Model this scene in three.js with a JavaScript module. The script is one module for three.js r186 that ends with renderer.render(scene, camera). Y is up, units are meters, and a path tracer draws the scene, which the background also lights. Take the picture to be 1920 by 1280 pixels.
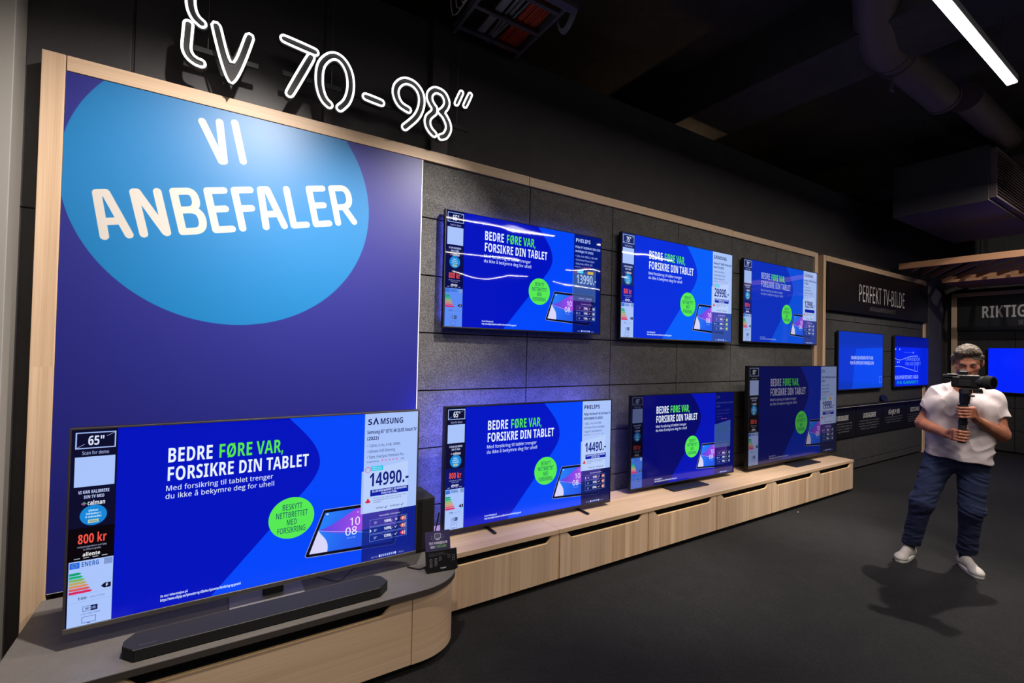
import * as THREE from 'three';
import { RoundedBoxGeometry } from 'three/addons/geometries/RoundedBoxGeometry.js';
import { mergeGeometries, mergeVertices, toCreasedNormals } from 'three/addons/utils/BufferGeometryUtils.js';
import { RectAreaLightUniformsLib } from 'three/addons/lights/RectAreaLightUniformsLib.js';

// ---------- camera, exposure, light levels ----------
const scene = new THREE.Scene();
scene.background = new THREE.Color(0, 0, 0);
const camera = new THREE.PerspectiveCamera(72.62, 1.5, 0.05, 60);
camera.position.set(-1.153, 1.629, 3.045);
camera.rotation.set(0.01695, -0.56152, 0.02236, 'YXZ');
const renderer = new THREE.WebGLRenderer({ antialias: true });
renderer.toneMapping = THREE.LinearToneMapping;
renderer.toneMappingExposure = 1.0;
renderer.shadowMap.enabled = true;
RectAreaLightUniformsLib.init();
const LAMP_LIGHT = 50;        // radiance of the ceiling lamps' light
const LAMP_GLOW = 9;          // what the eye sees of their diffusers
const LAMP_COLOR = new THREE.Color(1.0, 0.9, 0.81);
const LAMP_Y = 3.7, LAMP_LEN = 2.4;
// rows of linear lamps, two in view, the rest out of view: [x of centre, z, strength, label]
const LAMPS = [
  [2.62, 2.10, 2.1, 'white linear ceiling lamp at the top right, crossing the upper picture edge'],
  [6.10, 2.10, 2.0, 'white linear ceiling lamp at the right picture edge, only its tip showing'],
  [-3.4, 3.9, 0.55, 'white linear lamp of the second row by the left wall'],
  [-0.2, 3.9, 1.5, 'white linear lamp of the second row, nearest behind the camera'],
  [2.62, 3.9, 0.6, 'white linear lamp mirrored along the top of the leftmost wall television'],
  [6.10, 3.9, 0.5, 'white linear lamp mirrored in the middle wall television'],
  [-3.4, 6.3, 0.6, 'white linear lamp of the third row by the left wall'],
  [-0.2, 6.3, 0.6, 'white linear lamp of the third row behind the camera'],
  [3.4, 6.3, 0.7, 'white linear lamp mirrored across the headline of the leftmost wall television'],
  [7.2, 6.3, 0.7, 'white linear lamp of the third row at the right'],
  [5.2, 8.8, 1.0, 'white linear lamp of the rearmost row, mirrored lowest in the leftmost wall television'],
  [8.6, 8.8, 0.8, 'white linear lamp of the rearmost row at the far right'],
];
// spotlights out of view, placed to light the wall, man and canopy: [position, target, candela, half angle, label]
const SPOT_COLOR = new THREE.Color(1.0, 0.92, 0.85);
const SPOTS = [
  [[-0.8, 3.75, 1.6], [-1.6, 1.05, 0], 37, 0.8, 'white track spotlight aimed at the left post and the blue poster'],
  [[0.9, 3.78, 1.5], [-0.36, 1.75, 0], 42, 0.46, 'white track spotlight aimed at the right edge of the blue poster'],
  [[2.1, 4.25, 1.5], [1.55, 0.3, 0.5], 42, 0.3, 'white track spotlight aimed at the second oak cabinet'],
  [[2.75, 4.3, 2.0], [4.2, 0.35, 0.45], 42, 0.34, 'white track spotlight aimed at the far oak cabinets'],
  [[4.95, 4.4, 2.1], [2.95, 0, 1.35], 62, 0.36, 'white track spotlight above and behind the man'],
  [[5.2, 4.25, 3.5], [8.9, 3.0, 1.5], 24, 0.42, 'white track spotlight aimed at the slatted canopy'],
  [[1.5, 4.2, 3.2], [3.63, 1.2, 1.76], 30, 0.3, 'white track spotlight aimed at the chest of the man'],
  [[4.6, 4.25, 3.1], [7.5, 0.9, 0], 42, 0.42, 'white track spotlight aimed at the stand under the header sign'],
];

// ---------- helpers ----------
const R = (d) => (d * Math.PI) / 180;
let seed = 7;
const rnd = () => { seed = (seed + 0x6d2b79f5) | 0; let t = Math.imul(seed ^ (seed >>> 15), 1 | seed); t = (t + Math.imul(t ^ (t >>> 7), 61 | t)) ^ t; return ((t ^ (t >>> 14)) >>> 0) / 4294967296; };
const used = new Map();
function numbered(n) { const k = used.get(n) || 0; used.set(n, k + 1); return k ? n + '_' + String(k).padStart(3, '0') : n; }
function tag(o, label, category, group) { o.userData.label = label; o.userData.category = category; if (group) o.userData.group = group; return o; }
function thing(name, label, category, p = [0, 0, 0], ry = 0, group) {
  const o = new THREE.Group(); o.name = numbered(name); o.position.set(...p); o.rotation.y = ry; scene.add(o);
  return tag(o, label, category, group);
}
function part(name, geo, mat, parent, label) {
  const m = new THREE.Mesh(Array.isArray(geo) ? (geo.length > 1 ? merge(geo) : geo[0]) : geo, mat); m.name = name; m.castShadow = m.receiveShadow = true;
  parent.add(m); if (label) m.userData.label = label; return m;
}
function struct(name, geo, mat) { const m = part(name, geo, mat, scene); m.userData.kind = 'structure'; return m; }
function solo(name, geo, mat, label, category, group) { const m = part(numbered(name), geo, mat, scene); return tag(m, label, category, group); }
function merge(list) {
  return mergeGeometries(list.map((g) => { g = g.index ? g.toNonIndexed() : g; for (const k of Object.keys(g.attributes)) if (!['position', 'normal', 'uv'].includes(k)) g.deleteAttribute(k); if (!g.attributes.uv) g.setAttribute('uv', new THREE.BufferAttribute(new Float32Array(g.attributes.position.count * 2), 2)); return g; }));
}
// uv in metres, from the side that a face looks to
function metreUV(g, ox = 0, oy = 0) {
  const p = g.attributes.position, n = g.attributes.normal, uv = new Float32Array(p.count * 2);
  for (let i = 0; i < p.count; i++) {
    const ax = Math.abs(n.getX(i)), ay = Math.abs(n.getY(i)), az = Math.abs(n.getZ(i));
    let u, v;
    if (ay >= ax && ay >= az) { u = p.getX(i); v = p.getZ(i); } else if (ax >= az) { u = p.getZ(i); v = p.getY(i); } else { u = p.getX(i); v = p.getY(i); }
    uv[i * 2] = u + ox; uv[i * 2 + 1] = v + oy;
  }
  g.setAttribute('uv', new THREE.BufferAttribute(uv, 2)); return g;
}
// box centred at (x, y, z) with small rounded edges
function bx(x, y, z, w, h, d, r = 0.002, ox, oy) {
  let g = r > 0 ? new RoundedBoxGeometry(w, h, d, 1, Math.min(r, w / 2.01, h / 2.01, d / 2.01)) : new THREE.BoxGeometry(w, h, d);
  if (g.index) g = g.toNonIndexed();
  metreUV(g, ox === undefined ? rnd() * 3 : ox, oy === undefined ? rnd() * 3 : oy);
  return g.translate(x, y, z);
}
// box by its extents
const ext = (x0, x1, y0, y1, z0, z1, r, ox, oy) => bx((x0 + x1) / 2, (y0 + y1) / 2, (z0 + z1) / 2, x1 - x0, y1 - y0, z1 - z0, r, ox, oy);
function cyl(x, y, z, r, h, axis = 'y', seg = 24, r2) {
  const g = new THREE.CylinderGeometry(r2 ?? r, r, h, seg);
  if (axis === 'x') g.rotateZ(-Math.PI / 2); if (axis === 'z') g.rotateX(Math.PI / 2);
  return g.translate(x, y, z);
}
const V3 = (a) => new THREE.Vector3(...a);
function tube(pts, r, closed = false, seg, rs = 8) {
  const c = new THREE.CatmullRomCurve3(pts.map(V3), closed, 'centripetal');
  return new THREE.TubeGeometry(c, seg ?? Math.max(8, pts.length * 6), r, rs, closed);
}
function bar(a, b, r, seg = 8) {
  const A = V3(a), B = V3(b), g = new THREE.CylinderGeometry(r, r, A.distanceTo(B), seg);
  g.applyQuaternion(new THREE.Quaternion().setFromUnitVectors(new THREE.Vector3(0, 1, 0), B.clone().sub(A).normalize()));
  return g.translate(...A.add(B).multiplyScalar(0.5).toArray());
}
function extrude(shape, depth, bevel = 0.0015, seg = 1) {
  return new THREE.ExtrudeGeometry(shape, { depth: depth - 2 * bevel, bevelEnabled: bevel > 0, bevelSize: bevel, bevelThickness: bevel, bevelOffset: -bevel, bevelSegments: seg, curveSegments: 24 }).translate(0, 0, bevel);
}
const shapeOf = (pts) => { const s = new THREE.Shape(); pts.forEach((p, i) => (i ? s.lineTo(...p) : s.moveTo(...p))); return s; };

// ---------- procedural textures ----------
function noise2(period, s0) {   // periodic value noise
  const n = period, t = new Float32Array(n * n); let s = s0;
  for (let i = 0; i < n * n; i++) { s = (Math.imul(s, 1664525) + 1013904223) | 0; t[i] = ((s >>> 8) & 65535) / 65535; }
  return (x, y) => {
    const xi = Math.floor(x), yi = Math.floor(y); let fx = x - xi, fy = y - yi; fx = fx * fx * (3 - 2 * fx); fy = fy * fy * (3 - 2 * fy);
    const a = ((xi % n) + n) % n, b = (a + 1) % n, c = ((yi % n) + n) % n, d = (c + 1) % n;
    return (t[c * n + a] * (1 - fx) + t[c * n + b] * fx) * (1 - fy) + (t[d * n + a] * (1 - fx) + t[d * n + b] * fx) * fy;
  };
}
function dataTex(w, h, f, size, srgb = true) {
  const d = new Uint8Array(w * h * 4);
  for (let y = 0; y < h; y++) for (let x = 0; x < w; x++) { const c = f(x / w, y / h), o = (y * w + x) * 4; for (let k = 0; k < 3; k++) d[o + k] = Math.max(0, Math.min(255, Array.isArray(c) ? c[k] : c)); d[o + 3] = 255; }
  const t = new THREE.DataTexture(d, w, h); t.wrapS = t.wrapT = THREE.RepeatWrapping; t.magFilter = THREE.LinearFilter; t.generateMipmaps = true;
  t.repeat.set(1 / size[0], 1 / size[1]); if (srgb) t.colorSpace = THREE.SRGBColorSpace; t.needsUpdate = true; return t;
}
const n8 = noise2(8, 11), n16 = noise2(16, 5), n64 = noise2(64, 3), n128 = noise2(128, 9), n256 = noise2(256, 21), n512 = noise2(512, 33);
// pale oak, grain along v; staves of different tone
const stave = []; { let x = 0; while (x < 1) { const w = 0.05 + rnd() * 0.09; stave.push([x, rnd(), rnd()]); x += w; } }
function oak(u, v, soft) {
  let k = 0; while (k + 1 < stave.length && stave[k + 1][0] <= u) k++;
  const tone = (stave[k][1] - 0.5) * (soft ? 8 : 26), hue = (stave[k][2] - 0.5) * (soft ? 4 : 9);
  const wob = n8(u * 8, v * 2 + k * 3) * 0.02, streak = (n256((u + wob) * 256, v * 4 + k) - 0.5) * 13 + (n64((u + wob) * 64, v * 2) - 0.5) * 14 + (n16((u + wob) * 16, v * 2 + k) - 0.5) * 16 + (n512(u * 512, v * 16) - 0.5) * 9;
  const b = tone + streak * (soft ? 0.7 : 1);
  return [208 + b, 177 + b * 1.02 - hue * 0.4, 146 + b * 0.98 - hue];
}
const oakV = dataTex(1024, 512, (u, v) => oak(u, v, false), [1.15, 2.3]);
const oakH = dataTex(512, 1024, (u, v) => oak(v, u, true), [2.3, 0.9]);
const feltMap = dataTex(512, 512, (u, v) => { const s = 82 + (n256(u * 256, v * 256) - 0.5) * 46 + (n512(u * 512, v * 512) - 0.5) * 74 + (n16(u * 16, v * 16) - 0.5) * 12; return [s, s * 0.985, s * 0.975]; }, [0.9, 0.9]);
const carpetMap = dataTex(1024, 1024, (u, v) => { const s = 19 + (n512(u * 512, v * 512) - 0.5) * 26 + (n256(u * 256, v * 256) - 0.5) * 16 + (n16(u * 16, v * 16) - 0.5) * 7; return [s, s * 0.965, s * 0.95]; }, [1.6, 1.6]);
const grainBump = dataTex(512, 512, (u, v) => 128 + (n256(u * 256, v * 256) - 0.5) * 120 + (n512(u * 512, v * 512) - 0.5) * 120, [0.5, 0.5], false);
const waveBump = dataTex(256, 256, (u, v) => 128 + (n8(u * 8, v * 8) - 0.5) * 190 + (n16(u * 16, v * 16) - 0.5) * 30, [1.5, 1.5], false);
const slabMap = dataTex(256, 256, (u, v) => { const s = 106 + (n128(u * 128, v * 128) - 0.5) * 8 + (n16(u * 16, v * 16) - 0.5) * 6; return [s, s * 0.955, s * 0.91]; }, [0.6, 0.6]);
const denimMap = dataTex(512, 512, (u, v) => { const t = ((u * 512 + v * 512) % 6) < 3 ? 6 : -4, s = (n512(u * 512, v * 512) - 0.5) * 22 + t + (n16(u * 16, v * 16) - 0.5) * 14; return [58 + s, 72 + s, 112 + s]; }, [0.4, 0.4]);
const paintMap = dataTex(256, 256, (u, v) => { const s = 59 + (n16(u * 16, v * 16) - 0.5) * 6 + (n128(u * 128, v * 128) - 0.5) * 5; return [s, s * 0.955, s * 0.985]; }, [2, 2]);
const concreteMap = dataTex(512, 512, (u, v) => { const s = 58 + (n8(u * 8, v * 8) - 0.5) * 12 + (n64(u * 64, v * 64) - 0.5) * 8; return [s * 1.04, s * 0.97, s * 0.93]; }, [3, 3]);

const std = (o) => new THREE.MeshStandardMaterial(o);
const M = {
  oakV: std({ map: oakV, roughness: 0.55 }), oakH: std({ map: oakH, roughness: 0.5 }), oakEdge: std({ color: 0xe2bd8c, roughness: 0.5 }),
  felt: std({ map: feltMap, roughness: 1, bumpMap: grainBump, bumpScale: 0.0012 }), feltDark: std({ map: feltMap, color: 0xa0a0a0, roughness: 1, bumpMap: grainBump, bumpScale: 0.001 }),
  carpet: std({ map: carpetMap, roughness: 1, bumpMap: grainBump, bumpScale: 0.003 }),
  black: std({ color: 0x08080a, roughness: 0.6 }), backing: std({ color: 0x050506, roughness: 0.9 }), plinth: std({ color: 0x0e0b0b, roughness: 0.7 }),
  paint: std({ map: paintMap, roughness: 0.45 }), ceiling: std({ map: concreteMap, roughness: 0.95 }), darkWall: std({ map: paintMap, color: 0xffffff, roughness: 0.85 }),
  pale: std({ color: 0x928e88, roughness: 0.6 }), slab: std({ map: slabMap, roughness: 0.45 }), slabEdge: std({ color: 0x3a3330, roughness: 0.6 }),
  plastic: std({ color: 0x0c0c0e, roughness: 0.35 }), matte: std({ color: 0x111114, roughness: 0.75 }), soundbar: std({ color: 0x1a191c, roughness: 0.8 }), cloth: std({ color: 0x060607, roughness: 0.95 }),
  metal: std({ color: 0x8f8c8a, roughness: 0.35, metalness: 0.9 }), greyMetal: std({ color: 0x6e6a66, roughness: 0.4, metalness: 0.7 }), darkMetal: std({ color: 0x2a2a33, roughness: 0.45, metalness: 0.6 }),
  galv: std({ color: 0x5a5660, roughness: 0.5, metalness: 0.3 }), pipe: std({ color: 0x5a4d4e, roughness: 0.6 }), whiteCable: std({ color: 0xb9b6bd, roughness: 0.6 }), orangeCable: std({ color: 0xb5391c, roughness: 0.6 }), greyCable: std({ color: 0x77777f, roughness: 0.6 }), blackCable: std({ color: 0x09090a, roughness: 0.5 }),
  white: std({ color: 0xd8d8d6, roughness: 0.5 }), slat: std({ map: oakH, color: 0xf2d3bd, roughness: 0.6 }),
  lamp: std({ color: 0xffffff, emissive: new THREE.Color(1, 0.97, 0.94), emissiveIntensity: LAMP_GLOW, roughness: 0.6 }),
  neon: std({ color: 0xffffff, emissive: new THREE.Color(1, 0.985, 0.97), emissiveIntensity: 2.2, roughness: 0.5 }),
  blueGlow: std({ color: 0x101030, emissive: new THREE.Color(0.05, 0.06, 1), emissiveIntensity: 2.0 }),
};

// ---------- flat print: screens, poster, signs ----------
function canvas(w, h) { const c = document.createElement('canvas'); c.width = w; c.height = h; return [c, c.getContext('2d')]; }
function canTex(c) { const t = new THREE.CanvasTexture(c); t.colorSpace = THREE.SRGBColorSpace; t.magFilter = THREE.LinearFilter; t.anisotropy = 8; return t; }
// text fitted to a box: x0..x1 wide, capitals from yt to yb
function txt(c, s, x0, x1, yt, yb, color, weight = 'bold', family = 'sans-serif') {
  const size = (yb - yt) / 0.714; c.save(); c.font = weight + ' ' + size + 'px ' + family; c.textAlign = 'left'; c.textBaseline = 'alphabetic';
  c.translate(x0, yb); c.scale((x1 - x0) / c.measureText(s).width, 1); c.fillStyle = color; c.fillText(s, 0, 0); c.restore();
}
const poly = (c, pts, color) => { c.beginPath(); pts.forEach((p, i) => (i ? c.lineTo(...p) : c.moveTo(...p))); c.closePath(); c.fillStyle = color; c.fill(); };
const rect = (c, x0, y0, x1, y1, color) => { c.fillStyle = color; c.fillRect(x0, y0, x1 - x0, y1 - y0); };
function drawTablet(c) {
  c.save(); c.beginPath(); c.moveTo(1058, 536); c.lineTo(1512, 541); c.quadraticCurveTo(1530, 542, 1526, 560); c.lineTo(1474, 800); c.quadraticCurveTo(1470, 816, 1452, 816); c.lineTo(980, 790); c.quadraticCurveTo(966, 788, 969, 774); c.closePath();
  c.fillStyle = '#0a0c1c'; c.fill(); c.lineWidth = 4; c.strokeStyle = '#8d97c4'; c.stroke();
  c.beginPath(); c.moveTo(1066, 554); c.lineTo(1502, 560); c.lineTo(1452, 796); c.lineTo(988, 774); c.closePath(); c.clip();
  let g = c.createLinearGradient(1000, 560, 1450, 790); g.addColorStop(0, '#2a8cff'); g.addColorStop(0.45, '#2563f0'); g.addColorStop(1, '#2a46d8'); c.fillStyle = g; c.fillRect(960, 540, 600, 290);
  g = c.createLinearGradient(1040, 640, 1500, 700); g.addColorStop(0, '#5a46e0'); g.addColorStop(0.45, '#a24be6'); g.addColorStop(1, '#d66fd8');
  c.beginPath(); c.moveTo(1030, 648); c.bezierCurveTo(1130, 640, 1190, 560, 1290, 545); c.lineTo(1540, 540); c.lineTo(1500, 720); c.bezierCurveTo(1380, 660, 1300, 705, 1180, 690); c.bezierCurveTo(1100, 680, 1060, 660, 1030, 648); c.fillStyle = g; c.fill();
  c.beginPath(); c.moveTo(1030, 648); c.bezierCurveTo(1150, 690, 1280, 680, 1480, 780); c.lineWidth = 3; c.strokeStyle = '#a9b8ff'; c.stroke();
  c.beginPath(); c.moveTo(1030, 640); c.bezierCurveTo(1045, 690, 1100, 700, 1080, 790); c.lineTo(970, 785); c.lineTo(1000, 650); c.closePath(); c.fillStyle = '#d9d6fb'; c.fill();
  txt(c, '10', 1198, 1262, 608, 654, '#eef2ff', ''); txt(c, '08', 1176, 1246, 662, 708, '#eef2ff', ''); txt(c, 'tor. 9. mai', 1190, 1236, 719, 727, '#cdd6ff', '');
  c.fillStyle = '#dfe8ff'; c.fillRect(1072, 560, 12, 8); c.fillRect(1244, 577, 6, 6); c.restore();
}
function drawAd(o) {
  const [cv, c] = canvas(o.w, Math.round((o.w * 884) / 1600)); c.scale(o.w / 1600, o.w / 1600);
  const light = '#a9c4fb', bar = o.bar || '#0b0b2c';
  rect(c, 0, 0, 1600, 884, o.deep || '#0212bd');
  c.beginPath(); c.moveTo(868, 0); c.bezierCurveTo(930, 70, 1032, 160, 1030, 262); c.bezierCurveTo(1028, 350, 930, 430, 860, 515); c.lineTo(535, 884); c.lineTo(1600, 884); c.lineTo(1600, 0); c.closePath(); c.fillStyle = o.bright || '#0347fb'; c.fill();
  const W = o.head || '#eaf4ff', G = '#55e84e';
  txt(c, 'BEDRE', 340, 527, 114, 184, W); txt(c, 'FØRE VAR', 547, 832, 114, 184, G); txt(c, ',', 832, 845, 114, 184, G); txt(c, 'FORSIKRE DIN TABLET', 340, 972, 206, 274, W);
  txt(c, 'Med forsikring til tablet trenger', 338, 798, 297, 322, W, ''); txt(c, 'du ikke å bekymre deg for uhell', 338, 806, 336, 361, W, '');
  txt(c, 'Se mer informasjon på', 333, 440, 824, 836, W); txt(c, 'https://www.elkjop.no/tjenester-og-tilbehor/tjenester/forsikring-og-garanti', 333, 664, 843, 856, W);
  c.beginPath(); c.arc(895, 551, 113, 0, 7); c.fillStyle = '#57ea55'; c.fill(); const N = '#0a2a63';
  txt(c, 'BESKYTT', 846, 946, 474, 505, N, ''); txt(c, 'NETTBRETTET', 816, 974, 516, 547, N, ''); txt(c, 'MED', 869, 921, 558, 589, N, ''); txt(c, 'FORSIKRING', 824, 966, 600, 631, N, '');
  drawTablet(c);
  // price column on the right
  const lp = o.panel === 'light';
  if (lp) { rect(c, 1273, 0, 1600, 598, light); rect(c, 1273, 598, 1600, 884, o.low || '#10218a'); c.globalAlpha = 0.25; c.beginPath(); c.rect(1273, 598, 330, 290); c.save(); c.clip(); drawTablet(c); c.restore(); c.globalAlpha = 1; }
  else { c.globalAlpha = 0.72; rect(c, 1273, 0, 1600, 884, o.low || '#04064a'); c.globalAlpha = 1; }
  const D = lp ? '#101a55' : (o.dim || '#b9cbff');
  if (o.brand === 'SAMSUNG') { txt(c, 'S', 1289, 1318, 34, 68, D); c.beginPath(); c.moveTo(1324, 68); c.lineTo(1338, 34); c.lineTo(1352, 68); c.lineWidth = 8; c.strokeStyle = D; c.stroke(); txt(c, 'MSUNG', 1362, 1507, 34, 68, D); }
  else if (o.brand === 'PHILIPS') txt(c, 'PHILIPS', 1289, 1470, 34, 68, D);
  else { c.beginPath(); c.arc(1300, 48, 15, 0, 7); c.lineWidth = 4; c.strokeStyle = D; c.stroke(); txt(c, 'LG', 1322, 1352, 36, 60, D); }
  txt(c, o.title[0], 1288, 1592, 102, 122, D); txt(c, o.title[1], 1288, 1288 + o.title[1].length * 11.5, 140, 160, D);
  o.bullets.forEach((b, i) => txt(c, '• ' + b, 1289, 1300 + b.length * 7.9, 186 + i * 34, 203 + i * 34, lp ? '#33406f' : D, ''));
  txt(c, 'Kundevurdering', 1289, 1360, 286, 295, D, ''); for (let i = 0; i < 5; i++) { c.fillStyle = '#e8558c'; star(c, 1382 + i * 22, 289, 7); } txt(c, o.rating || '4,6', 1496, 1516, 284, 294, D, '');
  // price card
  c.globalAlpha = lp ? 1 : 0.55; poly(c, [[1262, 345], [1543, 306], [1543, 598], [1262, 598]], lp ? '#b9cffc' : '#5f86b8'); c.globalAlpha = 1;
  if (lp) rect(c, 1262, 345, 1275, 598, '#a5c0f6');
  if (o.teal) { c.strokeStyle = '#e2485e'; c.lineWidth = 3; c.beginPath(); c.arc(1298, 338, 15, 0, 7); c.stroke(); rect(c, 1317, 320, 1388, 348, '#23c3e6'); txt(c, 'Klarna', 1324, 1378, 325, 332, '#dff6ff', ''); txt(c, 'Rentefritt', 1324, 1380, 336, 343, '#dff6ff', ''); }
  if (o.amber) rect(c, 1440, 322, 1510, 348, '#d9b24a');
  txt(c, o.price, 1306, 1550, 360, 440, lp ? '#101c78' : o.ghost || '#a8c0ea', 'bold');
  if (lp) {
    rect(c, 1315, 462, 1548, 500, '#0b1fa6'); txt(c, o.monthly[0], 1326, 1538, 466, 478, '#dfe9ff'); txt(c, o.monthly[1], 1380, 1480, 483, 495, '#dfe9ff');
    c.fillStyle = '#d42b3c'; c.beginPath(); c.ellipse(1302, 530, 15, 8, 0, 0, 7); c.fill(); poly(c, [[1294, 524], [1302, 506], [1310, 524]], '#d42b3c');
    ['Eff.rente 22,4%, 14 990 o/20 mnd. Totalt 17 968,-', 'Etableringsgebyr 895,- og termingebyr 45,-', 'kredittkjøp'].forEach((s, i) => txt(c, s, 1334, 1334 + s.length * 4.2, 511 + i * 12, 518 + i * 12, '#5a6a96', ''));
    txt(c, 'Nettlager', 1352, 1398, 570, 580, '#33406f', ''); txt(c, 'Butikklager', 1436, 1498, 570, 580, '#33406f', ''); check(c, 1404, 570, '#22306a'); check(c, 1504, 570, '#22306a');
  } else txt(c, 'Nettlager ✓  Butikklager', 1340, 1500, 570, 579, D, '');
  txt(c, 'Denne modellen i andre størrelser', 1372, 1502, 620, 629, lp ? '#dbe4ff' : D, '');
  o.rows.forEach((r, i) => {
    const y = 643 + i * 45; c.lineWidth = 2; c.strokeStyle = 'rgba(150,175,245,0.75)'; c.strokeRect(1318, y, 226, 39); txt(c, r[0], 1342, 1362, y + 14, y + 28, '#dbe4ff', ''); txt(c, r[1], 1402, 1456, y + 11, y + 29, '#f0f4ff');
    if (r[2]) check(c, 1468, y + 12, '#f0f4ff'); else { c.beginPath(); c.moveTo(1470, y + 12); c.lineTo(1484, y + 26); c.moveTo(1484, y + 12); c.lineTo(1470, y + 26); c.lineWidth = 3; c.strokeStyle = '#f0f4ff'; c.stroke(); }
    poly(c, [[1500, y + 20], [1512, y + 7], [1530, y + 7], [1530, y + 33], [1512, y + 33]], r[4]); txt(c, r[3], 1514, 1525, y + 13, y + 28, '#fff'); rect(c, 1531, y + 7, 1536, y + 33, '#cfd8f5');
  });
  poly(c, [[1318, 643 + o.at * 45 + 10], [1330, 643 + o.at * 45 + 20], [1318, 643 + o.at * 45 + 30]], '#dbe4ff');
  txt(c, '6801742', 1330, 1370, 866, 875, '#aebcf0', ''); for (let i = 0; i < 9; i++) rect(c, 1376 + i * 12, 862, 1385 + i * 12, 876, i % 8 ? '#8ea2ea' : '#dfe8ff'); txt(c, 'elkjop.no', 1496, 1530, 866, 875, '#aebcf0', '');
  // column on the left
  rect(c, 0, 0, 157, 884, bar); rect(c, 0, 444, 157, 592, o.bar2 || '#070309');
  c.globalAlpha = o.barDim || 1; c.lineWidth = 5; c.strokeStyle = light; c.strokeRect(15, 15, 133, 70); c.lineWidth = 2; c.beginPath(); c.moveTo(18, 82); c.lineTo(44, 66); c.moveTo(118, 34); c.lineTo(146, 18); c.stroke();
  txt(c, o.size, 54, 112, 30, 72, '#dce7ff'); txt(c, 'Scan for demo', 36, 128, 99, 114, '#b9c9f5', ''); rect(c, 13, 124, 150, 259, light);
  txt(c, 'VI KAN KALIBRERE', 28, 134, 276, 291, '#c9d8ff'); txt(c, 'DIN TV MED', 47, 117, 299, 313, '#c9d8ff'); poly(c, [[38, 336], [48, 327], [58, 336], [48, 345]], '#8a5a8a'); poly(c, [[48, 327], [58, 336], [48, 336]], '#3fae5a'); txt(c, 'calman', 60, 121, 325, 345, '#f0f4ff');
  c.beginPath(); c.ellipse(82, 391, 46, 46, 0, 0, 7); c.fillStyle = '#1685d6'; c.fill(); ['Sikker', 'inkludert i', '3 måneder'].forEach((s, i) => txt(c, s, [64, 56, 54][i], [98, 108, 110][i], 365 + i * 14, 374 + i * 14, '#d4ecff')); rect(c, 64, 410, 100, 426, '#b9cbb0'); txt(c, 'Allente', 68, 96, 414, 422, '#30507a', '');
  txt(c, '800 kr', 32, 130, 474, 516, '#ff5648'); txt(c, 'innbytte/gavekort ved kjøp', 32, 131, 526, 534, '#b9c4e6', ''); txt(c, 'av Strømmepakke', 52, 112, 539, 547, '#b9c4e6', ''); txt(c, 'allente', 50, 110, 557, 574, '#ffffff'); c.globalAlpha *= 0.8; for (let i = 0; i < 4; i++) rect(c, 22 + i * 31, 579, 42 + i * 31, 583, '#cfd8ee'); c.globalAlpha = o.barDim ? 1 : 1;
  rect(c, 6, 592, 156, 884, o.label || light);
  rect(c, 9, 597, 42, 624, '#2a6ae0'); c.strokeStyle = '#d8d05a'; c.setLineDash([2, 3]); c.lineWidth = 2; c.beginPath(); c.arc(25, 610, 8, 0, 7); c.stroke(); c.setLineDash([]); txt(c, 'ENERG', 47, 108, 600, 620, '#2a5cb0'); txt(c, '⚡', 108, 116, 600, 612, '#2a5cb0'); rect(c, 124, 596, 153, 624, '#7f97cc');
  ['#0aa06e', '#15b07a', '#7cb45a', '#b8a85c', '#d8905a', '#d85a64', '#d8245c'].forEach((k, i) => { const y = 643 + i * 14, x = 40 + i * 6.5; poly(c, [[9, y], [x, y], [x + 9, y + 5.5], [x, y + 11], [9, y + 11]], k); });
  poly(c, [[116, 722], [128, 710], [150, 710], [150, 732], [128, 732]], '#0c1030'); txt(c, o.cls || 'F', 132, 142, 714, 728, '#dfe8ff');
  txt(c, o.kwh || '100', 38, 70, 756, 768, '#33406f', 'bold', 'monospace'); txt(c, 'kWh/1000h', 80, 132, 760, 766, '#6a7aa6', ''); c.strokeStyle = '#8fa8dc'; c.lineWidth = 1; for (const y of [744, 778]) { c.beginPath(); c.moveTo(8, y); c.lineTo(154, y); c.stroke(); }
  c.strokeStyle = '#5a6aa6'; c.lineWidth = 2; c.strokeRect(58, 801, 48, 22); rect(c, 84, 800, 107, 824, '#101a4a'); txt(c, 'H', 66, 78, 806, 818, '#33406f'); txt(c, 'DR', 80, 102, 806, 818, '#8fa8dc'); txt(c, '2 20  kWh/1000h', 52, 118, 832, 838, '#5a6aa6', ''); c.strokeRect(56, 848, 46, 26); rect(c, 74, 875, 84, 878, '#33406f');
  if (o.mul) { c.globalCompositeOperation = 'multiply'; rect(c, 0, 0, 1600, 884, o.mul); c.globalCompositeOperation = 'source-over'; }
  return canTex(cv);
}
function star(c, x, y, r) { c.beginPath(); for (let i = 0; i < 10; i++) { const a = -Math.PI / 2 + (i * Math.PI) / 5, q = i % 2 ? r * 0.42 : r; c[i ? 'lineTo' : 'moveTo'](x + Math.cos(a) * q, y + Math.sin(a) * q); } c.closePath(); c.fill(); }
function check(c, x, y, k) { c.beginPath(); c.moveTo(x, y + 7); c.lineTo(x + 5, y + 13); c.lineTo(x + 14, y); c.lineWidth = 3; c.strokeStyle = k; c.stroke(); }

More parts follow.
